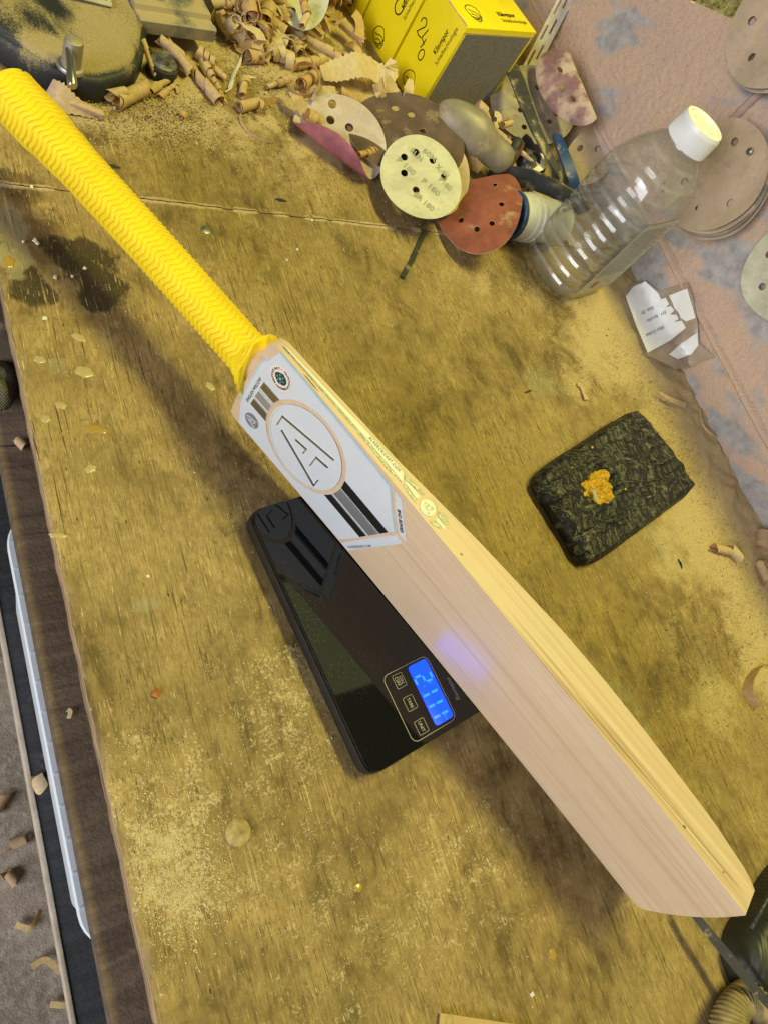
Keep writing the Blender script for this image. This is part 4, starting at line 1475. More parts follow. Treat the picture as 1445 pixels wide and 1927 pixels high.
def sq(a, hx_, hy_, p):
    c_, s_ = math.cos(a), math.sin(a)
    return hx_ * math.copysign(abs(c_) ** (2 / p), c_), hy_ * math.copysign(abs(s_) ** (2 / p), s_)


HXB, HYB, BHT = .060, .050, .238
prof = [(0.000, .84, 3.2), (.003, .93, 3.4), (.010, 1.0, 3.8)]
for i in range(8):
    z = .016 + i * .0160
    prof += [(z, 1.0, 4), (z + .0040, 1.0, 4), (z + .0060, .962, 4), (z + .0080, .962, 4), (z + .0100, 1.0, 4)]
prof += [(.146, 1.0, 4), (.152, 1.0, 3.8), (.160, .985, 3.6), (.170, .95, 3.2), (.180, .885, 2.9), (.190, .79, 2.6), (.199, .67, 2.3), (.206, .55, 2.1), (.2095, .49, 2), (.212, .475, 2), (.218, .47, 2)]


def bring(z, k, p, shrink=0.0, cap=None, n=72):
    out = []
    w = sstep(.170, .2095, z)
    for j in range(n):
        a = 2 * math.pi * j / n
        x, y = sq(a, HXB * k - shrink, HYB * k - shrink, p)
        r = .051 * k - shrink
        x, y = x * (1 - w) + w * r * math.cos(a), y * (1 - w) + w * r * math.sin(a)
        out.append(e1 * x + e2 * y + np.array([0, 0, z]))
    return out


outer = [bring(z, k, p) for z, k, p in prof]
inner = [bring(max(z, .0012), k, p, .0008) for z, k, p in prof[::-1]]
loft("bottle_wall", outer, M_pet, bot, caps=True, ang=60)
liq = [(z, k, p) for z, k, p in prof if z < .062]
loft("liquid", [bring(max(z, .0016), k, p, .0012) for z, k, p in liq] + [bring(.063, 1.0, 5, .0012)], M_liq, bot, ang=60)
M_cap = plain("white_cap", (.80, .80, .80), .38, var=.02, bump=.02)
cn = 120
cr = []
for z, k, rb in ((.212, 1.0, 1), (.2125, 1.02, 1), (.233, 1.0, 1), (.2352, .985, 0), (BHT, .95, 0), (BHT, .80, 0), (BHT - .0012, .78, 0)):
    cr.append([np.array([(.0262 * k + (.0006 * (j % 2) if rb else 0)) * math.cos(2 * math.pi * j / cn), (.0262 * k + (.0006 * (j % 2) if rb else 0)) * math.sin(2 * math.pi * j / cn), z]) for j in range(cn)])
cap = loft("screw_cap", cr, M_cap, bot, ang=35)
for a in range(3):
    q = R_(120 * a + 20)
    arcp = [np.array([.0135 * math.cos(q + w), .0135 * math.sin(q + w), BHT - .0008]) for w in np.linspace(-.4, .4, 6)]
    tube("cap_emboss", arcp, .0009, M_cap, cap, n=6)
t = NT("clear_label")
c = t.coord('Object', (60, 60, 900))
n_ = t.noise(c, 2, 2)
M_lbl = t.out(t.mix(t.rng(n_, .45, .55), (.45, .45, .40), (.70, .70, .64)), .4, None, 0, Alpha=.72)
lm = lambda x, y, d: e2 * (HYB + .0006 + d) + e1 * (x / 1000) + np.array([0, 0, y / 1000])
lb = sheet("label", rrect(-40, 22, 44, 142, 4), lm, .0002, M_lbl, bot)
M_txt = plain("label_grey_print", (.16, .16, .15), .5, bump=0)
M_red = plain("label_red", (.45, .06, .05), .5, bump=0)
sheet("label_mark", circ(-14, 34, 7, 20), lambda x, y, d: lm(x, y, .0003 + d), .0001, M_red, lb)
sheet("label_mark", circ(-16, 33, 5, 20, 3), lambda x, y, d: lm(x, y, .0005 + d), .0001, M_txt, lb)
for i in range(24):
    y = 52 + i * 3.5
    sheet("label_line", stroke([(-36, y), (38 - (i * 7) % 13, y)], .9), lambda x, y_, d: lm(x, y_, .0003 + d), .0001, M_txt, lb)

# ================================================================ paper in clear film
M_paper = plain("white_paper", (.86, .86, .85), .7, var=.04, bump=.15)
M_pap2 = plain("dusty_film", (.50, .38, .29), .35, dust=.4, Alpha=.72)
M_pen = plain("grey_pen", (.10, .10, .11), .6, bump=0)
PC = P(1235, 640, .004)


def papmap(px, py, lift=0.0):
    z = .006 + .020 * sstep(1180, 1300, px + .3 * (640 - py)) + lift
    q = P(px, py, z)
    return q if q[0] < XW - .007 - lift else PX(px, py, XW - .007 - lift)


def pap(x, y, d): return papmap(x, y, d + .0035 * math.sin(x * .045 + y * .02))


wr = empty("paper_packet", tuple(PC), label="torn white paper with pencil notes inside dusty clear film by the bottle", cat="paper")
wo = np.array(wr.location)
def pw(f): return lambda x, y, d: f(x, y, d) - wo


def flipy(pl): return pl[::-1]


film = sheet("film", flipy([(1173, 548), (1185, 535), (1212, 527), (1240, 548), (1292, 530), (1303, 560), (1312, 610), (1314, 645), (1345, 672), (1322, 680), (1300, 690), (1270, 695), (1225, 672), (1215, 668), (1195, 610)]), pw(pap), .0004, M_pap2, wr, step=9)
sheet("paper_sheet", flipy([(1177, 558), (1190, 540), (1213, 529), (1238, 552), (1243, 563), (1252, 560), (1258, 572), (1252, 578), (1262, 576), (1268, 584), (1260, 592), (1272, 592), (1276, 600), (1268, 606), (1282, 603), (1290, 617), (1262, 640), (1218, 664), (1196, 612)]), pw(lambda x, y, d: pap(x, y, d + .0012)), .0004, M_paper, wr, step=9)
sheet("paper_sheet", flipy([(1258, 556), (1292, 543), (1303, 580), (1308, 598), (1290, 605), (1280, 598), (1276, 588), (1268, 580), (1264, 568)]), pw(lambda x, y, d: pap(x, y, d + .0006)), .0004, M_paper, wr, step=9)
sheet("paper_sheet", flipy([(1312, 625), (1313, 650), (1300, 667), (1275, 676), (1258, 667), (1280, 647)]), pw(lambda x, y, d: pap(x, y, d + .0008)), .0004, M_paper, wr, step=9)
for s_, o_, L_, H_ in (("Alker Cricket", (1248, 612), 40, 7), ("SH Handle", (1252, 584), 42, 6), ("Bone  2lb", (1228, 576), 26, 6)):
    # upside-down pencil lines, seen from the far side of the bench
    lettering(s_, pw(lambda x, y, d: pap(x, y, d)), o_, (-.86, .42), (.42, .86), L_, H_, M_pen, wr, shear=.3, d=.0022, name="handwriting")

# ================================================================ tape-wrapped foam block
t = NT("dusty_black_tape")
c = t.coord()
fz = t.noise(c, 700, 3, .75)
pt_ = t.noise(c, 20, 5, .65)
jag = t.noise(c, 130, 4, .7)


def crease(sc, rot, scale, dist):
    n = t.noise(t.coord('Object', sc, (0, 0, rot)), scale, 3, .5, dist)
    return t.math('SUBTRACT', 1.0, t.math('ABSOLUTE', t.mul(t.math('SUBTRACT', n, .5), 2.0)))


ka, kb_, kc_ = crease((60, 13, 30), .28, 1.0, .7), crease((14, 48, 30), .30, 1.0, .6), crease((34, 22, 30), 1.0, 1.3, 1.6)
pw_ = lambda q, e: t.math('POWER', q, e)
ln = t.math('MAXIMUM', t.mul(pw_(ka, 34.0), .9), t.math('MAXIMUM', pw_(kb_, 40.0), t.mul(pw_(kc_, 44.0), .6)))
dd = t.math('ADD', t.mul(t.mul(ln, t.rng(jag, .45, .60)), .50), t.mul(t.rng(t.math('ADD', pt_, t.mul(t.math('SUBTRACT', fz, .5), 1.0)), .63, 1.05), .13))
col = t.mix(dd, (.006, .0068, .0075), (.43, .39, .30))
M_tape = t.out(col, t.math('ADD', t.mul(dd, .40), .46), t.bump(t.math('ADD', t.math('ADD', t.mul(pw_(ka, 5.0), .5), t.mul(pw_(kb_, 6.0), .6)), t.math('ADD', t.mul(pt_, 1.2), t.mul(pw_(kc_, 5.0), .35))), .55, .005), Specular_IOR_Level=.35)
KC = [P(1002, 893, .018), P(1112, 1068, .018), P(1318, 915, .026), P(1194, 764, .026)]
KB = [np.array([q[0], q[1]]) for q in KC]
blk = empty("foam_block", (float(np.mean([k[0] for k in KB])), float(np.mean([k[1] for k in KB])), 0), label="foam block wrapped in dusty black tape with torn yellow patch", cat="block")
bo_ = np.array(blk.location)
NBK = 46
kv, kf = [], []


def bil(u, v): return (KB[0] * (1 - u) + KB[1] * u) * (1 - v) + (KB[3] * (1 - u) + KB[2] * u) * v


def blk_top(u, v):
    e = min(u, 1 - u, v, 1 - v)
    z = .021 + .010 * v + .004 * math.sin(3 * u + 1) * math.sin(2.6 * v) + .0045 * float(fbm(u * 6 + v * 3, v * 5, 3) - .5)
    z += sstep(0, .12, e) * .0022 * abs(math.sin(u * 17 + 2.5 * float(fbm(u * 3, v * 7, 2)))) ** 6 + .002 * abs(math.sin(v * 13 + u * 4 + 3 * float(fbm(u * 5, v * 3, 2)))) ** 8
    return z * (1 - .34 * (1 - sstep(0, .06, e)) ** 2)


hole_c, hole_r = (.445, .325), (.160, .115)
for i in range(NBK + 1):
    for j in range(NBK + 1):
        u, v = i / NBK, j / NBK
        rr_ = 1 - .10 * ((2 * u - 1) ** 8 * (2 * v - 1) ** 8)
        uu, vv = .5 + (u - .5) * rr_, .5 + (v - .5) * rr_
        q = bil(uu, vv)
        w = .004 * (float(fbm(u * 7, v * 7, 3)) - .5)
        z = blk_top(u, v)
        hr = math.hypot((u - hole_c[0]) / hole_r[0], (v - hole_c[1]) / hole_r[1]) + .35 * (float(fbm(u * 25, v * 25, 2)) - .5)
        if hr < 1: z -= .0055
        kv.append((q[0] + w - bo_[0], q[1] + w - bo_[1], z))
for i in range(NBK):
    for j in range(NBK):
        a = i * (NBK + 1) + j
        kf.append((a, a + NBK + 1, a + NBK + 2, a + 1))
idx = np.arange((NBK + 1) ** 2).reshape(NBK + 1, NBK + 1)
lp = list(idx[:, 0]) + list(idx[-1, 1:]) + list(idx[-2::-1, -1]) + list(idx[0, -2:0:-1])
for zlev, ex in ((.010, 1.012), (.004, 1.005), (.0005, .975)):
    b_ = len(kv)
    src = lp
    prev = lp if zlev == .010 else list(range(b_ - len(lp), b_))
    for n0 in range(len(lp)):
        x, y, _ = kv[lp[n0]]
        kv.append((x * ex, y * ex, zlev))
    for n0 in range(len(lp)):
        n1 = (n0 + 1) % len(lp)
        kf.append((prev[n0], b_ + n0, b_ + n1, prev[n1]))
kf.append(tuple(range(len(kv) - 1, len(kv) - 1 - len(lp), -1)))
o = put("tape_wrap", kv, kf, M_tape, blk, True)
bm = bmesh.new(); bm.from_mesh(o.data); bmesh.ops.recalc_face_normals(bm, faces=bm.faces[:]); bm.to_mesh(o.data); bm.free()
M_foam = plain("yellow_foam", (.62, .36, .02), .9, var=.3, scale=260, bump=.8, fine=500, bd=.002)
fv, ff_ = [], []
nf = 34
for i in range(nf + 1):
    r = i / nf
    for j in range(48):
        a = 2 * math.pi * j / 48
        k = r * (1 + .18 * math.sin(3 * a + 1) + .10 * math.sin(7 * a)) * 1.02
        u, v = hole_c[0] + hole_r[0] * k * math.cos(a), hole_c[1] + hole_r[1] * k * math.sin(a)
        q = bil(u, v)
        cell = float(vnoise(np.array(u * 130.0), np.array(v * 240.0)))
        fv.append((q[0] - bo_[0], q[1] - bo_[1], blk_top(u, v) - .0028 * r * 0 - .0006 - .004 * max(0, .55 - cell) * 2 - .004 * r ** 6))
for i in range(nf):
    for j in range(48):
        ff_.append((i * 48 + j, i * 48 + (j + 1) % 48, (i + 1) * 48 + (j + 1) % 48, (i + 1) * 48 + j))
put("foam_core", fv, [f[::-1] for f in ff_], M_foam, blk, True)
for (u, v, r) in ((.10, .42, .010), (.15, .22, .006), (.60, .46, .009)):
    V = [(bil(u + r * 1.2 * math.cos(a), v + r * math.sin(a))) for a in np.linspace(0, 2 * math.pi, 10, endpoint=False)]
    put("foam_fleck", [(q[0] - bo_[0], q[1] - bo_[1], blk_top(u, v) + .0012) for q in V], [tuple(range(10))], M_foam, blk)
M_flap = plain("pale_tape_flap", (.40, .37, .30), .7)
q0, q1, q2, q3 = bil(.42, .24), bil(.53, .235), bil(.535, .262), bil(.44, .262)
put("tape_flap", [(q0[0] - bo_[0], q0[1] - bo_[1], .030), (q1[0] - bo_[0], q1[1] - bo_[1], .0255), (q2[0] - bo_[0], q2[1] - bo_[1], .0265), (q3[0] - bo_[0], q3[1] - bo_[1], .0285)], [(0, 1, 2, 3)], M_flap, blk)
M_ply = plain("brown_thin_ply", (.20, .13, .07), .7, dust=.2)
a0, a1 = P(1040, 965, .003), P(1092, 1040, .003)
band("wood_sliver", [a0, (a0 + a1) / 2, a1], np.array([1, .3, 0]), .010, .004, M_ply, label="brown sliver of wood tucked under the foam block", cat="wood sliver")

# ================================================================ machine base at the back left
t = NT("dusty_cast_iron")
c = t.coord()
ps = t.noise(t.coord('Object', (1.0, .55, 1.0), (0, 0, .7)), 30, 6, .72, 1.8)
fn_ = t.noise(c, 700, 4, .8)
dm = t.attr('dust')
f = t.rng(t.math('ADD', t.math('ADD', dm, t.mul(t.math('SUBTRACT', ps, .5), 1.1)), t.mul(t.math('SUBTRACT', fn_, .5), 1.3)), .30, .75)
col = t.mix(f, (.018, .021, .026), t.mix(t.rng(fn_, .3, .7), (.26, .19, .09), (.46, .36, .19)))
M_iron = t.out(col, t.math('ADD', t.mul(f, .45), .45), t.bump(fn_, .5, .001))
mach = empty("machine_base", (.085, .45, 0), label="dusty black cast machine base with clamp lever behind the bat handle", cat="machine")
mo = np.array(mach.location)
base_px = [(-140, 20), (-60, 70), (0, 118), (45, 148), (95, 174), (140, 190), (182, 197), (222, 186), (250, 165), (262, 140)]
bpts = [P(x, y, 0)[:2] for x, y in base_px]
bpts += [P(268, 60, 0)[:2] + np.array([.004, 0]), np.array([.205, .60]), np.array([-.15, .60])]
top_z, n_in = .030, 7
rings = []
bpts = np.array(bpts)
# resample outline
seg_ = np.vstack([bpts, bpts[:1]])
dl = np.r_[0, np.cumsum(np.linalg.norm(np.diff(seg_, axis=0), axis=1))]
tt = np.linspace(0, dl[-1], 140, endpoint=False)
ol = np.stack([np.interp(tt, dl, seg_[:, 0]), np.interp(tt, dl, seg_[:, 1])], 1)
cen = ol.mean(0)
tang = np.roll(ol, -1, 0) - np.roll(ol, 1, 0)
nor = np.stack([tang[:, 1], -tang[:, 0]], 1)
nor /= np.linalg.norm(nor, axis=1)[:, None]
if ((ol - cen) * nor).sum() < 0: nor = -nor
for z, k in ((0, 0), (.004, .001), (.020, .0005), (.0245, -.001), (.0255, -.0035), (.026, -.0045), (.0295, -.006), (.0305, -.009)):
    rings.append([np.array([p[0] + q[0] * k - mo[0], p[1] + q[1] * k - mo[1], z]) for p, q in zip(ol, nor)])
inn = np.array(rings[-1])
cc = np.array([cen[0] - mo[0], cen[1] - mo[1], .0335])
for k in np.linspace(.12, .97, 14):
    rings.append([q * (1 - k) + cc * k + np.array([0, 0, .0022 * math.sin(k * 9) * float(fbm(q[0] * 40, q[1] * 40, 2))]) for q in inn])
body = loft("casting", rings, M_iron, mach, ang=50)
co = np.array([v.co for v in body.data.vertices])
wx, wy = co[:, 0] + mo[0], co[:, 1] + mo[1]
dval = .15 + .78 * sstep(.027, .031, co[:, 2]) * (.4 + .9 * fbm(wx * 22 + wy * 9, wy * 14, 3))
for px, py, r, s_ in ((40, 85, .05, .5), (185, 125, .03, .5), (60, 100, .04, .45), (200, 60, .05, .35), (150, 100, .03, .4), (240, 110, .03, .35)):
    q = P(px, py, .031)
    dval += s_ * np.exp(-((wx - q[0]) ** 2 + ((wy - q[1]) * 1.8) ** 2) / r ** 2 * 2)
for px, py, r in ((75, 45, .022), (25, 55, .02), (210, 145, .02), (110, 140, .03), (100, 10, .02)):
    q = P(px, py, .031)
    dval -= .7 * np.exp(-((wx - q[0] + (wy - q[1]) * .5) ** 2 + ((wy - q[1]) * .8) ** 2) / r ** 2 * 2)
dval *= sstep(.010, .029, co[:, 2]) * .9 + .1
at = body.data.attributes.new('dust', 'FLOAT', 'POINT')
at.data.foreach_set('value', np.clip(dval, 0, 1.2).astype(np.float32))
M_alu = plain("dusty_aluminium", (.40, .39, .36), .38, .75, dust=.45, scale=40)
kb = P(134, 125, .031)
tube("clamp_post", [kb - mo + np.array([0, 0, q]) for q in (-.001, .0, .002, .0025, .024, .027, .028)], [.0125, .0125, .0115, .0088, .0084, .0078, .0060], M_alu, mach, n=28, ang=40)
kt = P(131, 96, .050)
k2 = P(137, 160, .047)
tube("clamp_lever", [kt - mo, (kt + k2) / 2 - mo, k2 - mo, k2 - mo + (k2 - kt) * .05], [.0042, .0040, .0044, .003], NT("bright_steel").out((.62, .61, .57), .25, None, 1.0), mach, n=16, ang=50)
# label plate with the number printed upside down
lp0 = P(212, 12, .0345)
plate = sheet("label_plate", rrect(-62, -2, 0, 26, 2.5), lambda x, y, d: np.array([lp0[0] + x / 1000, lp0[1] + y / 1000 - .001 * x / 62, .0345 + d]) - mo, .0012, plain("dusty_plate", (.50, .46, .34), .5, dust=.4), mach)
lettering("803-003", lambda x, y, d: np.array([lp0[0] + x / 1000, lp0[1] + y / 1000, .0345 + d]) - mo, (-4, 9), (-1, 0), (0, -1), 22, 5, M_txt, plate, d=.0014)
# grooved bar
b0_, b1_ = P(268, 62, .020), P(402, 80, .020)
ux = np.array([b1_[0] - b0_[0], b1_[1] - b0_[1], 0])
bl_ = float(np.linalg.norm(ux))
ux /= bl_
uy = np.array([-ux[1], ux[0], 0])
sec = [(0, .020), (.066, .020), (.066, .036), (.058, .042), (.050, .042), (.047, .039), (.042, .039), (.040, .0375), (.018, .0375), (.016, .0330), (.009, .0330), (.007, .0345), (.0015, .0345), (0, .033)]
M_bar = plain("dusty_grey_bar", (.17, .165, .14), .5, .3, dust=.60, scale=30)
loft("guide_bar", [[b0_ * np.array([1, 1, 0]) + ux * s + uy * a + np.array([0, 0, z]) - mo for a, z in sec] for s in (-.004, 0, bl_ * .5, bl_ - .001, bl_)], M_bar, mach, smooth=False)
ft = P(303, 142, 0)
foot = tube("rubber_mount", [ft - mo + np.array([0, 0, q]) for q in (0, .003, .014, .0145)], [.0155, .0162, .0155, .013], M_gasket, mach, n=28, ang=40)
tube("washer", [ft - mo + np.array([0, 0, q]) for q in (.0146, .0150, .0166, .0170)], [.0128, .0135, .0132, .0115], M_steel, mach, n=28, ang=40)
hexr = [[ft - mo + np.array([.0072 * math.cos(R_(60 * k)), .0072 * math.sin(R_(60 * k)), z]) * 1.0 for k in range(6)] for z in (.017, .0225)]
loft("hex_bolt", hexr, M_steel, mach, smooth=False)

# ================================================================ front: tray, bag, case, cord, cuff, card
t = NT("frosted_plastic")
M_frost = t.out((.74, .80, .88), .32, None, 0, Transmission_Weight=.12, IOR=1.3)
tr = empty("storage_tray", (.05, -.19, -.3), label="translucent white plastic tray edge below the front of the bench", cat="tray")
to = np.array(tr.location)
yA, yB = P(20, 965, -.1)[1], P(172, 1808, -.1)[1]
x0t, x1t = -.0185, .16


def tring(k, z): return [np.array([x, y, z]) - to for x, y in rrect(x0t + k, yB + k, x1t - k, yA - k, .030 - min(k, .02), 8)]


loft("tray_wall", [tring(.018, -.298), tring(.016, -.297), tring(.005, -.118), tring(.004, -.112), tring(-.001, -.110), tring(-.0012, -.104), tring(.0, -.1025), tring(.006, -.1025), tring(.007, -.108), tring(.018, -.290), tring(.05, -.291)], M_frost, tr, ang=50)
for i in range(13):
    y = yB + .035 + (yA - yB - .06) * i / 12
    box("rim_rib", (x0t + .0008, y - .0007, -.1024), (x0t + .0062, y + .0007, -.1012), M_frost, tr, M=Matrix.Translation(-Vector(to)))

t = NT("black_woven_bag")
c = t.coord()
wv = t.math('MULTIPLY', t.math('SINE', t.mul(t.sep(c)[0], 2800.0)), t.math('SINE', t.mul(t.sep(c)[1], 2800.0)))
col = t.mix(t.mul(t.rng(t.math('ADD', wv, t.mul(t.noise(c, 60, 4), 2)), .8, 1.6), .6), (.02, .02, .022), (.25, .22, .17))
M_bag = t.out(col, .9, t.bump(wv, .6, .001))
bc_ = P(-8, 722, -.030)
blob("fabric_bag", bc_, (np.array([1, 0, 0]), np.array([0, 1, 0]), np.array([0, 0, 1.0])),
     lambda th, ph: (.016 * math.sin(th) * math.cos(ph) * (1 + .15 * math.sin(3 * ph)), .022 * math.sin(th) * math.sin(ph) * (1 + .12 * math.sin(5 * th)), .0105 * math.cos(th) * (1 + .2 * math.sin(4 * ph))),
     M_bag, label="black woven fabric bundle on the ledge at the left edge", cat="bag")
M_off = plain("weathered_offcut", (.16, .12, .09), .85, dust=.35)
oc = P(2, 640, -.035)
box("wood_offcut", (-.030, -.024, -.0055), (.010, .030, .008), M_off, None, .003, M=Matrix.Translation(Vector(oc)) @ Matrix.Rotation(.1, 4, 'Z'), label="weathered wood offcut on the ledge above the black bag", cat="wood offcut")

t = NT("black_case_plastic")
c = t.coord()
rb_ = t.math('SINE', t.mul(t.sep(t.coord('Object', (1, 1, 1), (0, 0, .5)))[0], 1500.0))
M_case = t.out(t.mix(t.rng(t.noise(c, 30, 4), .4, .7), (.010, .012, .010), (.035, .038, .030)), .48, t.bump(rb_, .25, .0006))
cs_ = empty("black_case", (.56, -.56, 0), label="black moulded plastic case at the lower right corner behind the toe", cat="case")
co_ = np.array(cs_.location)
cpx_ = [(1360, 1745), (1350, 1800), (1420, 1960), (1700, 1900), (1640, 1500), (1445, 1620), (1400, 1690)]
cb = np.array([P(x, y, .0)[:2] for x, y in cpx_])
ccn = cb.mean(0)
rr = []
for z, k in ((0, 0.0), (.004, .01), (.016, .012), (.026, -.02), (.034, -.07), (.037, -.16)):
    ring = []
    for i in range(len(cb)):
        for s_ in (0, .2, .4, .6, .8):
            p_ = cb[i] * (1 - s_) + cb[(i + 1) % len(cb)] * s_
            ring.append(p_ + (p_ - ccn) * k)
    ring = np.array(ring)
    for _ in range(2): ring = (np.roll(ring, 1, 0) + 2 * ring + np.roll(ring, -1, 0)) / 4
    rr.append([np.array([q[0] - co_[0], q[1] - co_[1], z]) for q in ring])
loft("case_shell", rr, M_case, cs_, ang=45)
g0, g1 = P(1412, 1748, .034), P(1470, 1640, .038)
tube("moulded_ridge", [g0 - co_, (g0 + g1) / 2 - co_, g1 - co_], .0022, M_case, cs_, n=8)

M_cord = plain("dark_worn_stick", (.035, .031, .022), .6, dust=.15, scale=120)
pth = [P(x, y, z) for x, y, z in ((1300, 1712, .022), (1330, 1752, .026), (1372, 1802, .030), (1410, 1850, .034), (1450, 1894, .038), (1480, 1930, .041))]
band("dark_stick", pth, [np.array([.7, .2, .6])] * 6, [.0068, .0074, .008, .0076, .007, .006], .0035, M_cord, label="thin dark splintered stick slanting from behind the toe", cat="stick")

t = NT("ribbed_knit")
c = t.coord()
col = t.mix(t.rng(t.noise(c, 120, 4), .35, .65), (.22, .165, .075), (.34, .265, .13))
M_knit = t.out(col, .95, t.bump(t.noise(c, 900, 3), .6, .0008))
gc = P(1408, 1938, .016)
gpath, NR, NG = [], 96, 220
R0, r0 = .021, .0125
V, F = [], []
for i in range(NG):
    a = 2 * math.pi * i / NG
    rib = .0009 * math.sin(a * 58)
    R1 = R0 * (1 + .08 * math.sin(2 * a + .5))
    for j in range(28):
        b = 2 * math.pi * j / 28
        r = r0 * (1 + .07 * math.sin(3 * a)) + rib * (.4 + .6 * abs(math.cos(b * .5))) + .0012 * math.sin(2 * b + 1.2)
        V.append(gc + np.array([(R1 + r * math.cos(b)) * math.cos(a) * 1.35, (R1 + r * math.cos(b)) * math.sin(a), r * math.sin(b) * 1.15 + .0005]))
for i in range(NG):
    for j in range(28):
        F.append((i * 28 + j, ((i + 1) % NG) * 28 + j, ((i + 1) % NG) * 28 + (j + 1) % 28, i * 28 + (j + 1) % 28))
put("knitted_cuff", V, F, M_knit, None, True, label="rolled olive ribbed knitted cuff at the bottom right corner", cat="cuff")
M_cardb = plain("tan_card", (.46, .31, .13), .7, var=.05, bump=.1)
cA, cB, cC = P(827, 1906, .002), P(968, 1927, .002), P(822, 1960, .002)
cd1, cd2 = cB - cA, cC - cA
cdm = lambda x, y, d: cA + cd1 * x + cd2 * y + np.array([0, 0, d])
cardp = sheet("card_sheet", [(0, 1.6), (1.4, 1.6), (1.4, 0), (0, 0)], cdm, .0012, M_cardb, label="flat tan card sheet at the bottom edge of the photo", cat="card")
M_gprint = plain("faded_green_print", (.30, .30, .10), .8, bump=0)
sheet("stamp", circ(.115, .30, .05, 20, .32), cdm, .0014, M_gprint, cardp, holes=[circ(.115, .30, .035, 20, .22)])

# ================================================================ wood shavings
def shav_mat(name, a, b):
    t = NT(name)
    c = t.coord()
    n = t.noise(c, 180, 4, .6)
    g = t.noise(t.coord('Object', (1, 1, 1), (.4, .8, .2)), 420, 2)
    col = t.mix(t.rng(n, .35, .65), a, b)
    col = t.mix(t.mul(t.rng(g, .55, .68), .35), col, tuple(q * .6 for q in a))
    m_ = t.out(col, .62, t.bump(g, .15, .0004), Specular_IOR_Level=.3)
    tl, ms = t.n.new('ShaderNodeBsdfTranslucent'), t.n.new('ShaderNodeMixShader')     # thin wood lets light through
    t.set(tl.inputs[0], t.mix(.5, col, (.80, .50, .20)))
    ms.inputs[0].default_value = .38
    t.t.links.new(t.b.outputs[0], ms.inputs[1]); t.t.links.new(tl.outputs[0], ms.inputs[2]); t.t.links.new(ms.outputs[0], t.n['Material Output'].inputs[0])
    return m_


M_sh = [shav_mat("shaving_tan", (.66, .49, .23), (.80, .62, .33)), shav_mat("shaving_pale", (.74, .60, .35), (.84, .71, .46)), shav_mat("shaving_orange", (.64, .42, .16), (.76, .55, .25)), shav_mat("shaving_pink", (.64, .475, .29), (.77, .60, .39))]
SG = "wood shavings on the bench"


def curl(p0, p1, r0, r1, turns, mat_, wk=1.15, th=.00025, ph=0.0, name="wood_shaving", label=None, jit=.16, rag=.34):
    """helical ribbon about the axis p0-p1"""
    p0, p1 = np.asarray(p0, float), np.asarray(p1, float)
    Lx = np.linalg.norm(p1 - p0)
    ax_ = (p1 - p0) / Lx
    a = np.cross(ax_, [0, 0, 1.0])
    a /= np.linalg.norm(a)
    b = np.cross(ax_, a)
    n = max(10, int(turns * 14))
    w = wk * Lx / max(turns, 1)
    rings = []
    for i in range(n + 1):
        s = i / n
        ang = ph + 2 * math.pi * turns * s
        r = (r0 + (r1 - r0) * s) * (1 + jit * math.sin(ang * .37 + ph * 3))
        ww = w * (1 - rag * math.sin(ang * .9 + ph)) * min(1, .35 + 6 * s, .35 + 6 * (1 - s))
        c0 = p0 + ax_ * (Lx * s)
        rad = math.cos(ang) * a + math.sin(ang) * b
        rings.append([c0 + rad * r - ax_ * ww / 2, c0 + rad * r + ax_ * ww / 2, c0 + rad * (r - th) + ax_ * ww / 2, c0 + rad * (r - th) - ax_ * ww / 2])
    return loft(name, rings, mat_, None, smooth=True, ang=45, label=label, cat="wood shaving", group=SG)


def scroll(p0, p1, r, turns, mat_, ph=0.0, label=None, th=.0004, jag=.12, grow=.45):
    """a strip rolled up across its width"""
    p0, p1 = np.asarray(p0, float), np.asarray(p1, float)
    Lx = np.linalg.norm(p1 - p0)
    ax_ = (p1 - p0) / Lx
    a = np.cross(ax_, [0, 0, 1.0])
    a /= np.linalg.norm(a)
    b = np.cross(ax_, a)
    n = int(turns * 18)
    rings = []
    for i in range(n + 1):
        s = i / n
        ang = ph + 2 * math.pi * turns * s
        rr_ = r * (1 - grow + grow * s)
        j0, j1 = jag * Lx * math.sin(ang * 1.7 + ph), jag * Lx * math.sin(ang * 2.3 + 2 + ph)
        rad = math.cos(ang) * a + math.sin(ang) * b
        A, B = p0 + ax_ * (j0 * .5 + Lx * .05), p1 + ax_ * (j1 * .5 - Lx * .05)
        rings.append([A + rad * rr_, B + rad * rr_ * .92, B + rad * (rr_ * .92 - th), A + rad * (rr_ - th)])
    return loft("wood_shaving", rings, mat_, None, smooth=True, ang=45, label=label, cat="wood shaving", group=SG)


def strip(path, w, mat_, wdir=(0, 0, 1), label=None, th=.0004, cat="wood shaving"):
    path = [np.asarray(q, float) for q in path]
    n0 = len(path)
    if n0 < 14:                       # smooth the strip and let its width flutter
        ext = [2 * path[0] - path[1]] + path + [2 * path[-1] - path[-2]]
        ww = list(w) if hasattr(w, '__len__') else [w] * n0
        fine, fw = [], []
        for i in range(n0 - 1):
            p0, p1, p2, p3 = ext[i:i + 4]
            for k in range(5):
                s = k / 5
                fine.append(.5 * ((2 * p1) + (-p0 + p2) * s + (2 * p0 - 5 * p1 + 4 * p2 - p3) * s ** 2 + (-p0 + 3 * p1 - 3 * p2 + p3) * s ** 3))
                fw.append((ww[i] * (1 - s) + ww[i + 1] * s) * (1 + .10 * math.sin(7.3 * i + 2.9 * k)))
        path, w = fine + [path[-1]], fw + [ww[-1]]
    return band("wood_shaving" if cat == "wood shaving" else cat.replace(" ", "_"), path, np.asarray(wdir, float), w, th, mat_, label=label, cat=cat, group=SG if cat == "wood shaving" else None)


def mm(px, py, z): return P(px, py, z)


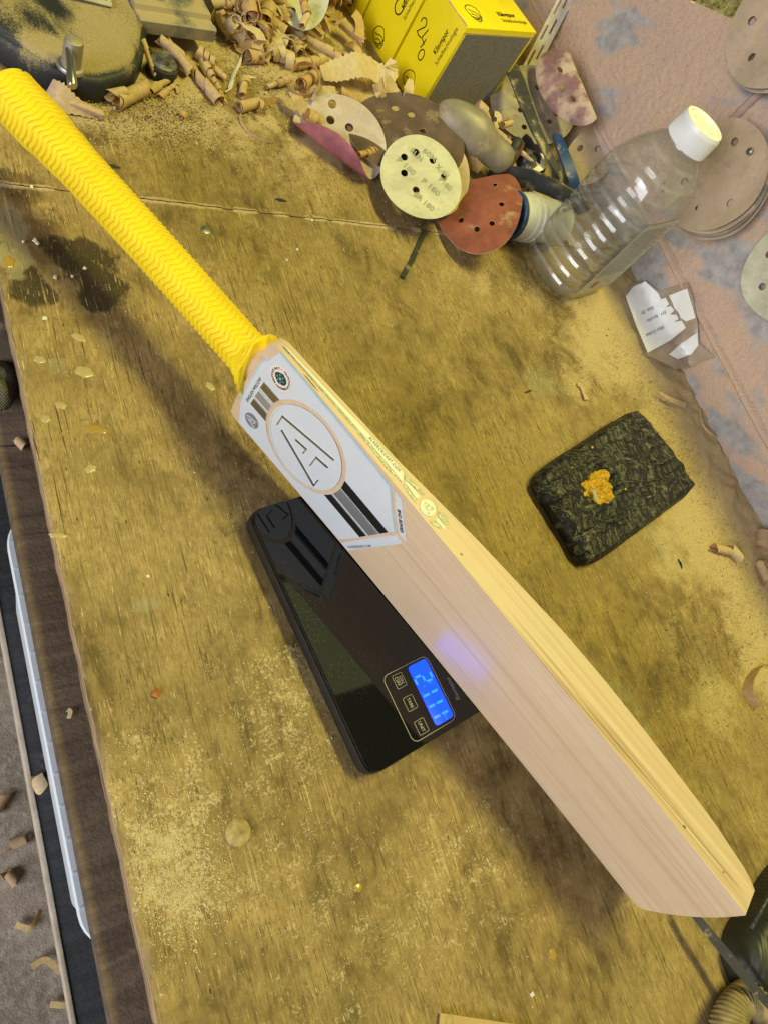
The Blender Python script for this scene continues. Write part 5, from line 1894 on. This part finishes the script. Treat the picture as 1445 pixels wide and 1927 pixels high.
# named ones, nearest the machine and handle
scroll(mm(218, 192, .009), mm(278, 163, .011), .0085, 2.3, M_sh[0], .5, "fat rolled shaving with open end in front of the machine foot")
curl(mm(206, 178, .013), mm(236, 172, .016), .006, .005, 1.1, M_sh[0], .9, ph=1.0, label="loose ring of shaving on top of the fat roll")
curl(mm(280, 172, .006), mm(326, 146, .006), .0050, .0020, 4, M_sh[0], label="tapered curl pointing at the bolt head")
curl(mm(300, 184, .004), mm(326, 162, .004), .0034, .0024, 3, M_sh[0], label="short curl just below the tapered one")
pth = [mm(x, y, z) for x, y, z in ((92, 165, .012), (108, 178, .013), (125, 190, .011), (150, 202, .008), (175, 211, .006), (200, 219, .004))]
strip(pth, [.018, .024, .022, .013, .011, .010], M_sh[3], (.3, .6, .7), "long pinkish strip beside the top of the yellow grip")
scroll(mm(132, 192, .009), mm(200, 218, .006), .0045, 1.6, M_sh[3], 2.0, "thin rolled shaving lying on the pinkish strip")
for k, (a, b, r0, r1, tn, mi_, lb) in enumerate((
        ((268, 75, .025), (293, 142, .008), .0034, .0022, 5, 0, "thin curl hanging between casting and bolt"),
        ((318, 84, .018), (356, 132, .010), .0062, .0052, 2.2, 3, "wide curl just right of the bolt head"),
        ((352, 118, .006), (412, 190, .006), .0052, .0058, 3.0, 3, "long open roll pointing toward the bat handle"),
        ((375, 98, .008), (404, 118, .007), .0068, .0062, 2.6, 0, "stubby wide curl beyond the bolt"),
        ((384, 118, .006), (424, 192, .005), .0060, .0024, 6, 0, "long coned curl beside the open roll"),
        ((300, 72, .02), (345, 108, .014), .0062, .0052, 2.4, 3, "curl tucked under the end of the guide bar"),
        ((406, 132, .005), (424, 145, .005), .0040, .0036, 2, 0, "tiny curl next to the white chip"),
        ((328, 150, .004), (336, 176, .003), .0035, .0012, 4, 0, "small pointed curl below the bolt"))):
    curl(mm(*a), mm(*b), r0, r1, tn, M_sh[mi_], ph=k * 1.3, label=lb)
curl(mm(456, 180, .005), mm(462, 152, .006), .0030, .0062, 3, M_sh[0], label="upper cone of the pair of curls left of the pink disc")
scroll(mm(448, 202, .006), mm(488, 192, .006), .0066, 2.0, M_sh[0], .8, "lower roll of the pair of curls left of the pink disc", jag=.06)
strip([mm(x, y, z) for x, y, z in ((488, 186, .010), (494, 192, .013), (492, 204, .010), (484, 208, .004))], .005, M_sh[0], (.8, .5, 0), "narrow band wrapped round the lower roll")
strip([mm(x, y, .004) for x, y in ((490, 196), (504, 192), (520, 188), (533, 192))], [.010, .009, .006, .003], M_sh[2], (.3, .5, .8), "brownish ragged strip trailing from the lower roll")
strip([mm(x, y, z) for x, y, z in ((452, 216, .004), (456, 232, .003), (466, 248, .002), (484, 260, .002), (502, 267, .002), (518, 268, .0015))], [.003, .0035, .003, .0028, .0024, .001], M_sh[3], (0, 0, 1), "thin curved strand on the bare bench below the pair of curls")
curl(mm(338, 222, .003), mm(347, 216, .003), .0046, .0040, 1.3, M_sh[2], .8, label="little ring shaving on the sawdust below the bolt")
M_chip = plain("white_chip", (.72, .68, .52), .7, bump=.1)
strip([mm(x, y, .003) for x, y in ((456, 104), (450, 122), (440, 142), (432, 166))], [.001, .004, .0045, .003], M_chip, (.6, .3, .4), "long white splinter standing in the shavings", .0012, "wood chip")
strip([mm(x, y, .002) for x, y in ((460, 142), (470, 145), (482, 147))], [.001, .0038, .001], M_chip, (.3, .8, 0), "small white splinter left of the spiral curl", .0010, "wood chip")
strip([mm(x, y, .004) for x, y in ((440, 150), (434, 166), (424, 174))], [.002, .0042, .002], M_chip, (.6, .3, .4), "short white splinter crossing the long one", .0010, "wood chip")
# behind the pink disc
curl(mm(553, 58, .010), mm(664, 122, .018), .0042, .0066, 6.5, M_sh[0], 1.1, label="long spiral shaving pointing at the yellow boxes")
curl(mm(552, 122, .008), mm(612, 112, .010), .0058, .0068, 4.5, M_sh[0], 1.05, label="thick ringed curl under the long spiral")
pth = [mm(x, y, z) for x, y, z in ((606, 138, .016), (628, 134, .018), (650, 128, .024), (672, 122, .030), (694, 126, .028), (712, 138, .024), (730, 142, .026), (738, 128, .032), (728, 116, .034))]
strip(pth, [.016, .024, .026, .028, .028, .026, .022, .018, .012], M_sh[1], (-.35, .75, .45), "broad wavy ribbon of pale shaving in front of the boxes")
pth = [PD(574 + 29 * math.cos(a), 150 + 31 * math.sin(a), depth(P(574, 150, .03)) + .01 * math.cos(a)) for a in np.linspace(-2.6, 3.3, 30)]
strip(pth, .0075, M_sh[2], (.55, .3, -.75), "large upright loop of shaving above the pink disc")
scroll(mm(566, 160, .02), mm(592, 142, .022), .0085, 2.0, M_sh[2], 1.2, "orange roll inside the upright loop")
curl(mm(502, 164, .004), mm(546, 148, .010), .0020, .0055, 5, M_sh[0], label="cone shaving left of the upright loop")
strip([mm(x, y, z) for x, y, z in ((552, 172, .022), (560, 184, .022), (566, 200, .016), (570, 218, .010))], [.012, .018, .017, .004], M_sh[3], (.8, .5, .1), "pinkish flat scrap below the upright loop")
strip([mm(x, y, z) for x, y, z in ((584, 172, .020), (592, 178, .026), (600, 170, .028), (598, 188, .018))], .013, M_sh[1], (.3, .3, .8), "pale crumpled scrap right of the upright loop")
strip([mm(x, y, z) for x, y, z in ((606, 170, .022), (620, 170, .024), (632, 172, .022))], .010, M_sh[1], (.2, .8, .4), "pale flat scrap on the rim of the pink disc")
curl(mm(578, 216, .016), mm(604, 228, .014), .0068, .0060, 2.6, M_sh[2], label="orange curl lying inside the curled pink disc")
scroll(mm(590, 226, .012), mm(606, 232, .012), .0045, 1.8, M_sh[2], label="small dark roll inside the curled pink disc")
curl(mm(673, 292, .018), mm(706, 283, .016), .0030, .0052, 5, M_sh[2], .9, label="flat ribbed curl at the lower end of the pink disc")
curl(mm(640, 172, .012), mm(668, 190, .012), .0060, .0050, 2, M_sh[2], label="curl in the gap between pink and brown discs")
pth = [mm(x, y, z) for x, y, z in ((712, 170, .040), (724, 152, .048), (740, 168, .040), (752, 188, .034), (766, 176, .044), (774, 150, .052))]
strip(pth, [.010, .016, .014, .018, .018, .008], M_sh[1], (.8, .45, .2), "frilly pale shaving resting on the brown disc")
strip([mm(x, y, z) for x, y, z in ((706, 158, .040), (712, 178, .036), (722, 186, .034), (720, 172, .042))], .007, M_sh[0], (.6, .3, .5), "narrow hook of shaving on the brown disc")
scroll(mm(640, 40, .020), mm(686, 80, .016), .0080, 1.6, M_sh[0], 2.2, "striped tube of shaving against the second box")
strip([mm(x, y, z) for x, y, z in ((666, 24, .036), (674, 34, .034), (678, 52, .028), (676, 70, .022))], .014, M_sh[2], (.8, .4, .2), "upright orange-striped strip against the second box")
strip([mm(x, y, z) for x, y, z in ((652, 82, .016), (668, 84, .012), (676, 100, .008), (684, 114, .006))], [.006, .012, .010, .003], M_sh[0], (.8, .4, .2), "leaf-like scrap at the foot of the second box")
curl(mm(570, -6, .05), mm(578, 26, .046), .0050, .0052, 4, M_sh[2], label="upright ringed curl on the buried cream disc")
scroll(mm(568, 52, .040), mm(580, 28, .044), .0055, 1.8, M_sh[1], label="small pale roll on the rim of the buried cream disc")
for k, (x, y) in enumerate(((505, 40), (535, 60), (520, 90), (545, 95), (600, 90), (620, 60))):
    pass
# by the grey disc and taupe handle
curl(mm(893, 196, .060), mm(916, 218, .058), .0085, .0060, 1.6, M_sh[3], .8, label="white-pink curl beside the taupe handle")
strip([mm(x, y, z) for x, y, z in ((910, 205, .062), (918, 222, .058), (920, 238, .054), (916, 250, .052))], .008, M_sh[1], (.9, .1, .2), "pale strip hanging beside the taupe handle")
strip([mm(x, y, z) for x, y, z in ((930, 214, .060), (938, 218, .060), (938, 232, .056), (930, 236, .054))], .008, M_sh[1], (.5, .5, .3), "small folded pale scrap by the grey disc")
scroll(mm(944, 236, .058), mm(962, 230, .060), .0055, 1.6, M_sh[0], label="short open tube of shaving on the grey disc rim")
curl(mm(926, 244, .052), mm(1012, 312, .050), .0048, .0018, 6, M_sh[3], 1.25, label="long twisted shaving running down to the black foot")
strip([mm(x, y, .052) for x, y in ((998, 326), (1012, 318), (1020, 312), (1018, 290))], [.005, .008, .008, .005], M_chip, (.6, .5, 0), "bent pale chip on the black foot", .0012, "wood chip")
strip([mm(x, y, z) for x, y, z in ((852, 272, .030), (872, 292, .028), (890, 308, .026), (904, 318, .026))], [.002, .010, .016, .012], M_sh[2], (.6, -.4, .3), "flat wedge of shaving below the taupe handle")
# right side
curl(mm(1342, 1030, .006), mm(1366, 1036, .006), .0040, .0050, 1.2, M_sh[0], label="left half of the twisted shaving near the wall")
curl(mm(1372, 1030, .008), mm(1386, 1046, .006), .0060, .0055, 1.2, M_sh[1], label="right half of the twisted shaving near the wall")
scroll(mm(1440, 1004, .016), mm(1436, 1036, .014), .0130, 1.6, M_sh[3], label="big brown roll at the right edge by the wall")
scroll(mm(1428, 1056, .010), mm(1446, 1096, .010), .0070, 1.5, M_sh[3], 1.0, label="narrow brown roll below the big one at the right edge")
pth = [mm(x, y, .006) for x, y in ((1458, 1248), (1440, 1250), (1424, 1258), (1412, 1274), (1406, 1292), (1410, 1310), (1420, 1324), (1430, 1330))]
strip(pth, [.011, .012, .012, .013, .013, .012, .010, .006], M_sh[0], (.25, .0, 1), "wide arched strip of shaving at the right edge")
strip([mm(x, y, .003) for x, y in ((1086, 722), (1094, 728), (1098, 740), (1104, 752))], [.006, .008, .005, .009], M_sh[3], (.8, .3, 0), "small pinkish shaving above the tape-wrapped block")
strip([mm(x, y, .010) for x, y in ((1240, 738), (1262, 752), (1290, 764))], [.002, .007, .008], M_sh[3], (.4, .8, .3), "leaf-shaped shaving in the dust by the wall foot")
strip([mm(x, y, .012) for x, y in ((1316, 770), (1322, 800), (1340, 818), (1352, 820))], [.002, .003, .003, .001], M_sh[3], (0, 0, 1), "thin curved strand in the dust by the wall foot")
# heap behind the machine: countable curls, alike
heap = [(rng.uniform(418, 545), rng.uniform(-40, 68)) for _ in range(76)] + [(rng.uniform(500, 600), rng.uniform(20, 115)) for _ in range(12)] + [(rng.uniform(470, 560), rng.uniform(45, 110)) for _ in range(12)] + [(rng.uniform(600, 660), rng.uniform(-20, 50)) for _ in range(10)]
for k, (x, y) in enumerate(heap):
    hz_ = .004 + .050 * max(0, 1 - abs(x - 480) / 90) * max(0, 1 - y / 95) * rng.uniform(.2, 1)
    if x > 595: hz_ = rng.uniform(.005, .03)
    c0 = mm(x, y, hz_ + .005)
    d_ = rng.normal(size=3) * np.array([1, 1, .35])
    d_ = d_ / np.linalg.norm(d_) * rng.uniform(.012, .032)
    kind = k % 3
    lb = " ".join((["tan", "orange", "pale", "cream", "brown"][k % 5], ["coil", "roll", "ribbon"][k % 3], "of shaving in the heap behind the guide bar" if y < 20 else "of shaving at the foot of the heap behind the guide bar")) if x < 595 else "crumpled " + ["coil", "roll", "ribbon"][k % 3] + " of shaving beside the end of the yellow box row"
    mt = M_sh[[0, 2, 1, 1, 0][k % 5]]
    if kind == 0: curl(c0 - d_ / 2, c0 + d_ / 2, rng.uniform(.005, .011), rng.uniform(.004, .011), rng.uniform(1.5, 4), mt, ph=k, label=lb)
    elif kind == 1: scroll(c0 - d_ / 2, c0 + d_ / 2, rng.uniform(.006, .013), rng.uniform(1, 2), mt, ph=k, label=lb)
    else:
        pth = [c0 + np.array([.014 * math.cos(a * 1.7 + k), .014 * math.sin(a * 1.3 + k * 2), .008 * math.sin(a * 2.1 + k)]) * rng.uniform(.6, 1.2) for a in np.linspace(0, 2.6, 16)]
        strip(pth, rng.uniform(.003, .012), mt, rng.normal(size=3), lb)
# crumbs on the ledge
curl(mm(32, 826, -.036), mm(44, 838, -.036), .0030, .0035, 1.2, M_sh[3], label="small curl lying on the brown ledge")
curl(mm(68, 1462, -.292), mm(78, 1480, -.292), .0050, .0060, 1.0, M_sh[1], label="pale curl lying on the black lower shelf")
strip([mm(x, y, -.037) for x, y in ((128, 1335), (133, 1340), (130, 1352))], .003, M_sh[1], (.6, .3, .2), "tiny pale sliver on the brown ledge")

# ================================================================ small things on the bench
M_rub = plain("dark_rubber_scrap", (.022, .026, .020), .7, dust=.2)
band("rubber_scrap", [P(x, y, .002) for x, y in ((801, 432), (790, 455), (775, 490), (757, 522))], np.array([1, .4, 0]), [.0045, .0055, .0058, .0055], .0018, M_rub, label="dark rubber strip lying alone on the bench above the grip", cat="rubber strip")
for k, (a, b, lb) in enumerate((((198, 310), (228, 316), "thin dark sliver beside the yellow grip"), ((519, 374), (540, 379), "tiny dark sliver right of the grip"), ((988, 738), (1000, 735), "tiny dark green fleck above the foam block"), ((1275, 1052), (1283, 1070), "dark green fleck in the dust right of the block"))):
    a3, b3 = P(a[0], a[1], .0015), P(b[0], b[1], .0015)
    band("dark_sliver", [a3, a3 * .5 + b3 * .5 + np.array([0, 0, .001]), b3], np.array([0, 1, .2]), [.001, .0022, .0008], .0008, M_rub, label=lb, cat="sliver")
plug = P(448, 1567, 0)
M_plug = plain("pale_plug", (.36, .27, .12), .75, var=.25, scale=140, bump=.6, dust=.4)
tube("wood_plug", [plug + np.array([0, 0, q]) for q in (-.002, .0008, .0013, .0009, .0007)], [.0090, .0090, .0082, .0060, .0008], M_plug, n=26, label="round pale plug set in the bench near the scale corner", cat="plug", ang=40)
sc0 = P(388, 433, 0)
tube("screw_head", [sc0 + np.array([0, 0, q]) for q in (-.001, .0006, .0009)], [.0050, .0050, .0042], M_steel, n=20, label="countersunk screw head in the bench just below the seam", cat="screw", ang=40)
sc0 = P(587, 411, 0)
tube("screw_head", [sc0 + np.array([0, 0, q]) for q in (-.001, .0006, .0009)], [.0036, .0036, .0030], M_steel, n=20, label="smaller screw head on the seam right of the grip", cat="screw", ang=40)
t = NT("dried_resin")
M_resin = t.out((.34, .22, .05), .20, None, 0, Coat_Weight=.3)
t = NT("pale_resin")
M_resin2 = t.out((.40, .31, .145), .34, None, 0, Coat_Weight=.2)
for k, (x, y, rx_, ry_, an, mt, lb) in enumerate((
        (17, 493, .0050, .0068, 0, M_resin, "amber glue drop at the left bench edge"), (150, 635, .0062, .0042, -.7, M_resin2, "cream glue flake below the dark stain"),
        (76, 677, .0046, .0044, 0, M_resin2, "round white glue dot near the bench edge"), (182, 808, .0100, .0042, -.2, M_resin, "amber glue smear above the brown ledge curl"),
        (116, 763, .0050, .0034, 0, M_resin2, "small clear glue bead left of the amber smear"), (88, 788, .0040, .0036, 0, M_resin2, "yellowish glue bead nearest the bench edge"),
        (172, 882, .0048, .0040, 0, M_resin2, "flat greenish glue dot below the amber smear"), (160, 700, .0075, .0065, -.5, M_resin2, "crusty glue patch in the middle of the left stains"),
        (1040, 1796, .0035, .0050, 0, M_resin, "yellow glue drop near the bottom edge"), (397, 727, .0034, .0056, .3, M_resin2, "pale paint splash left of the bat shoulder"),
        (112, 1008, .0070, .0026, -.2, M_resin2, "pale yellow smear at the front edge of the bench"), (675, 1670, .0040, .0030, 0, M_resin, "small yellow blotch right of the white dust"))):
    q = P(x, y, 0)
    V, F = [], []
    for i in range(7):
        r = i / 6
        for j in range(22):
            a = 2 * math.pi * j / 22
            w = r * (1 + .10 * math.sin(2 * a + k) + .10 * math.sin(5 * a + 2 * k))
            xx, yy = rx_ * w * math.cos(a), ry_ * w * math.sin(a)
            V.append((q[0] + xx * math.cos(an) - yy * math.sin(an), q[1] + xx * math.sin(an) + yy * math.cos(an), .0006 * math.sqrt(max(0, 1 - r * r)) + .00018 - .0007 * (r > .99)))
    for i in range(6):
        for j in range(22): F.append((i * 22 + j, (i + 1) * 22 + j, (i + 1) * 22 + (j + 1) % 22, i * 22 + (j + 1) % 22))
    put("glue_drop", V, F, mt, None, True, label=lb, cat="glue spot", group="dried glue spots on the bench")
chipq = P(288, 1300, .001)
put("orange_chip", [chipq + np.array(v) for v in ((0, 0, 0), (.004, .001, .0008), (.006, -.003, 0), (.002, -.006, .001), (-.002, -.003, 0), (.0015, -.002, .0022))], [(0, 1, 5), (1, 2, 5), (2, 3, 5), (3, 4, 5), (4, 0, 5), (4, 3, 2, 1, 0)], plain("orange_bark", (.35, .11, .02), .7), None, label="tiny orange chip on the bench left of the scale", cat="chip")
wc = [(45, 455), (72, 458), (66, 452), (160, 505), (105, 522), (137, 520), (60, 352), (85, 600), (280, 1085), (1000, 1870), (540, 490), (560, 470)]
for k, (x, y) in enumerate(wc):
    q = P(x, y, .0008)
    s_ = .0014 + .0012 * ((k * 7) % 5) / 5
    a = k * 1.7
    V = [(q[0] + s_ * math.cos(a + w) * f, q[1] + s_ * math.sin(a + w), z) for w, f, z in ((0, 1, .0004), (1.4, 1.3, .0004), (2.9, 1, .0004), (4.4, 1.2, .0004), (0, .7, .0018), (1.4, .9, .0016), (2.9, .7, .0020), (4.4, .8, .0015))]
    put("white_crumb", V, [(0, 3, 2, 1), (4, 5, 6, 7), (0, 1, 5, 4), (1, 2, 6, 5), (2, 3, 7, 6), (3, 0, 4, 7)], M_chip, None, label="tiny white crumb scattered on the bare left half of the bench", cat="crumb", group="white crumbs on the bench")


# ---- sawdust grains: real little chips, too many to count
def grains(name, spots, mats_, label, smin, smax, flat=.35, seed=3):
    r = np.random.default_rng(seed)
    V, F, mi = [], [], []
    for (px, py, sx, sy, n, zmax) in spots:
        c = P(px, py, 0)
        xy = r.normal(size=(n, 2)) * np.array([sx, sy]) + c[:2]
        for x, y in xy:
            if not (.004 < x < XW - .004): continue
            s = r.uniform(smin, smax) * (1 if r.random() < .9 else 1.8)
            a = r.uniform(0, math.tau)
            el = r.uniform(.4, 1.6)
            z = r.uniform(.0003, zmax) * r.random()
            u = np.array([math.cos(a), math.sin(a), r.normal() * .3]) * s * el
            v = np.array([-math.sin(a), math.cos(a), r.normal() * .3]) * s
            p0 = np.array([x, y, z + s * .3])
            b = len(V)
            V += [p0 - u, p0 + v * .6, p0 + u, p0 - v * .6, p0 + np.array([0, 0, s * flat])]
            F += [(b, b + 3, b + 4), (b + 3, b + 2, b + 4), (b + 2, b + 1, b + 4), (b + 1, b, b + 4)]
            k = r.integers(0, len(mats_))
            mi += [k] * 4
    return put(name, V, F, mats_, None, False, mi=mi, label=label, cat="sawdust", kind="stuff")


M_gr = [plain("grain_tan", (.42, .30, .14), .9, bump=0), plain("grain_pale", (.58, .45, .25), .9, bump=0), plain("grain_brown", (.24, .15, .07), .9, bump=0)]
grains("sawdust", [(250, 215, .040, .014, 3200, .006), (320, 205, .030, .018, 2600, .005), (210, 235, .035, .014, 1500, .002), (400, 230, .05, .03, 1500, .0015), (470, 130, .045, .035, 2600, .004), (540, 110, .04, .04, 2000, .004), (620, 330, .05, .05, 700, .001)],
       M_gr, "fine tan sawdust drifted around the machine and curls", .0004, .0011)
grains("sawdust", [(1180, 660, .05, .06, 3000, .002), (1240, 740, .035, .05, 3500, .008), (1330, 900, .03, .06, 3500, .008), (1400, 1040, .04, .06, 4000, .010), (1420, 1200, .05, .05, 3000, .003), (1330, 1300, .06, .05, 1800, .0015), (1090, 690, .05, .05, 1500, .001), (960, 520, .07, .04, 1500, .001)],
       M_gr, "fine sawdust banked along the foot of the wall", .0003, .0009, seed=5)
grains("sawdust", [(340, 1690, .018, .016, 1500, .0006), (300, 1600, .014, .030, 1000, .0006), (360, 1620, .022, .026, 1100, .0006), (300, 1540, .012, .030, 400, .0005), (380, 1480, .03, .05, 350, .0005), (560, 1340, .06, .08, 200, .0005), (850, 1680, .09, .07, 250, .0005), (300, 900, .08, .12, 250, .0005)],
       [M_gr[1], plain("grain_cream", (.66, .58, .38), .9, bump=0)], "whitish sanding dust spilled on the front of the bench", .0002, .0006, seed=9)

# debris on the floor and ledge
for k, (x, y) in enumerate(((20, 1590), (28, 1660), (8, 1500), (60, 1820), (95, 1890), (30, 1740))):
    q = P(x, y, -.742)
    if k < 3: curl(q, q + np.array([.018 * math.cos(k * 2), .018 * math.sin(k * 2), .001]), .007, .008, 1.4, M_sh[3], ph=k, label=("brown curl on the floor at the left edge", "second curl on the floor just below the left one", "floor curl highest up the left edge")[k])
    else: strip([q, q + np.array([.018, .012 * math.sin(k), .004]), q + np.array([.034, .022 * math.cos(k), 0])], .009, M_sh[0], (.1, .8, .3), ("flat scrap on the floor near the bottom left corner", "lowest flat scrap on the floor in the corner", "flat scrap on the floor beside the pale shelf edge")[k - 3])
